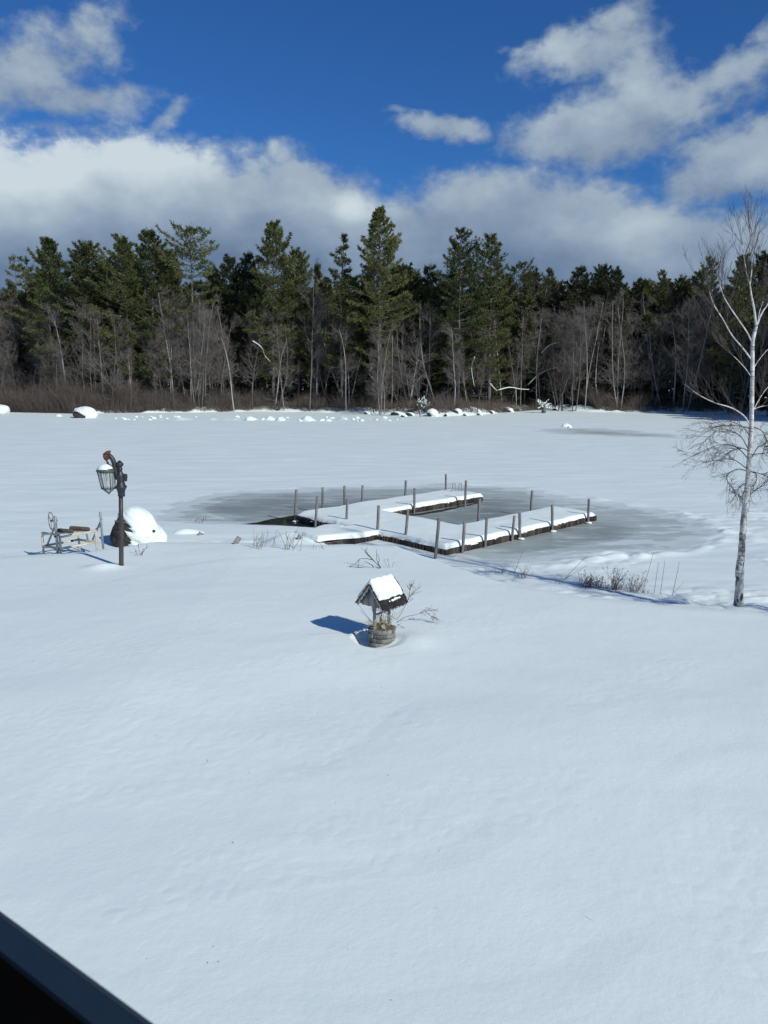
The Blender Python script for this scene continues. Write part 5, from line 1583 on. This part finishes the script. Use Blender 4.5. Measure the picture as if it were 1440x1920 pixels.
# the long bank along the horizon: its top follows a curve of azimuth
bank_px = [(-200, 220), (0, 242), (130, 232), (260, 240), (420, 268), (520, 280), (600, 282), (640, 305), (690, 338), (735, 362), (770, 345), (850, 315), (940, 295), (1030, 308), (1100, 322), (1200, 352), (1300, 378), (1440, 376), (1640, 330)]
ramp = k.n('ShaderNodeValToRGB'); cr = ramp.color_ramp; cr.interpolation = 'B_SPLINE'
pts = [azel(*p) for p in bank_px]
while len(cr.elements) < len(pts): cr.elements.new(.5)
for e_, (a, b) in zip(cr.elements, pts): e_.position = (a + 40) / 80; e_.color = (b / 40,) * 3 + (1,)
mr = k.math('MULTIPLY_ADD', az, 1 / 80, .5); k.l(mr, ramp.inputs[0])
sp_ = k.n('ShaderNodeSeparateColor'); k.l(ramp.outputs[0], sp_.inputs[0])
top = k.math('MULTIPLY', sp_.outputs[0], 40)
depth = k.math('SUBTRACT', top, el)                                    # degrees below the bank's top
edge = k.math('ADD', depth, k.math('ADD', k.math('MULTIPLY', n_mid, 4.8), k.math('MULTIPLY', n_fine, 2.0)))


def smooth(v, a, b):
    x = k.n('ShaderNodeMapRange', interpolation_type='SMOOTHSTEP'); x.inputs['From Min'].default_value = a; x.inputs['From Max'].default_value = b
    k.l(v, x.inputs['Value']); return x.outputs[0]


bankd = smooth(edge, -.6, 1.7)
# separate clouds: centre px, half width px, half height px, tilt, weight
CL = [(60, 130, 170, 66, 24, .72), (150, 80, 130, 46, 28, .62), (130, 185, 165, 38, 2, .66), (315, 232, 78, 26, 32, .55), (150, 245, 120, 22, 6, .5), (838, 242, 92, 25, -4, .76), (760, 212, 50, 12, -5, .35),
      (1150, 48, 72, 34, 22, .7), (1110, 98, 130, 40, 8, .75), (1190, 150, 100, 66, -10, .74), (1330, 152, 180, 36, 12, .74), (1115, 255, 165, 52, -2, 1.1), (1200, 205, 165, 66, 4, .9), (1060, 92, 90, 34, 14, .8),
      (1330, 215, 100, 24, 18, .6), (1435, 285, 165, 56, 14, 1.0), (1400, 322, 150, 26, 2, .85), (1440, 65, 60, 28, 25, .45), (958, 92, 32, 12, 10, .3)]
cl = None; base_el = None
for (px, py, hw, hh, tilt, wt) in CL:
    a0, e0 = azel(px, py); s_ = 57.3 / F * .93; A, B = hw * s_, hh * s_; ct, st_ = math.cos(R(tilt)), math.sin(R(tilt))
    dx = k.math('SUBTRACT', azw, a0); dy = k.math('SUBTRACT', elw, e0)
    u = k.math('ADD', k.math('MULTIPLY', dx, ct / A), k.math('MULTIPLY', dy, st_ / A))
    v = k.math('ADD', k.math('MULTIPLY', dx, -st_ / B), k.math('MULTIPLY', dy, ct / B))
    q = k.math('ADD', k.math('MULTIPLY', u, u), k.math('MULTIPLY', v, v))
    g = k.math('MULTIPLY', k.math('EXPONENT', k.math('MULTIPLY', q, -.9)), wt)
    gy = k.math('MULTIPLY', g, v)
    cl = g if cl is None else k.math('MAXIMUM', cl, g)
    base_el = gy if base_el is None else k.math('ADD', base_el, gy)
cd = k.math('ADD', cl, k.math('ADD', k.math('MULTIPLY', n_mid, .80), k.math('MULTIPLY', n_fine, .50)))
cd = k.math('MULTIPLY', cd, smooth(cl, .05, .25))
cloudd = smooth(cd, .19, .72)
dens = k.math('MAXIMUM', k.math('MULTIPLY', bankd, .96), k.math('MULTIPLY', cloudd, .92))
# brightness inside: bright tops, greyer bases, soft billows
toplit = smooth(depth, 9.0, 1.2)
billow = k.math('ADD', k.math('MULTIPLY', n_big, 1.1), k.math('MULTIPLY', n_mid, .75))
leftglow = smooth(az, 4.0, -26.0)
bb = k.math('ADD', k.math('MULTIPLY', toplit, k.math('MULTIPLY_ADD', leftglow, .50, .46)), k.math('MULTIPLY', billow, .75))
def spot(px, py, hw, hh, wt):
    a0, e0 = azel(px, py); s_ = 57.3 / F * .93
    u = k.math('DIVIDE', k.math('SUBTRACT', azw, a0), hw * s_); v = k.math('DIVIDE', k.math('SUBTRACT', elw, e0), hh * s_)
    return k.math('MULTIPLY', k.math('EXPONENT', k.math('MULTIPLY', k.math('ADD', k.math('MULTIPLY', u, u), k.math('MULTIPLY', v, v)), -1.0)), wt)


bb = k.math('ADD', bb, k.math('ADD', spot(668, 385, 75, 34, .50), k.math('ADD', spot(60, 290, 260, 60, .28), spot(1180, 430, 130, 40, .16))))
bb = k.math('ADD', bb, .02)
cb = k.math('ADD', k.math('MULTIPLY_ADD', base_el, .16, .42), k.math('MULTIPLY', billow, .7))
cb = k.math('ADD', cb, k.math('MULTIPLY', smooth(cd, .4, 1.0), .16))
wb = k.n('ShaderNodeMix', data_type='FLOAT'); k.l(bankd, wb.inputs[0]); k.l(cb, wb.inputs[2]); k.l(bb, wb.inputs[3])
cc = k.ramp(wb.outputs[0], [(0.0, lin(104, 124, 152)), (.35, lin(136, 154, 176)), (.7, lin(172, 188, 200)), (1.0, lin(206, 218, 224))])
skyc = k.mix(1.0, sky.outputs[0], (SKYK, SKYK, SKYK, 1), 'MULTIPLY')
skyc = k.mix(1.0, skyc, (.235, .575, 1.04, 1), 'MULTIPLY')
fin = k.mix(dens, skyc, cc)
k.l(fin, bg.inputs['Color']); bg.inputs['Strength'].default_value = 1.0

cam = bpy.data.cameras.new('camera'); co = bpy.data.objects.new('camera', cam); COL.objects.link(co)
co.location = CAM; co.rotation_euler = (math.pi / 2 - PITCH, 0, 0)
cam.sensor_width = 36; cam.sensor_fit = 'AUTO'; cam.lens = 36 * F / 1920; cam.clip_start = .02; cam.clip_end = 3000
S.camera = co
cam.dof.use_dof = True; cam.dof.focus_distance = 26; cam.dof.aperture_fstop = 18
S.view_settings.view_transform = 'Standard'; S.view_settings.look = 'None'; S.view_settings.exposure = 0; S.view_settings.gamma = 1
S.render.engine = 'CYCLES'; S.cycles.max_bounces = 6; S.cycles.transparent_max_bounces = 12; S.cycles.use_denoising = True
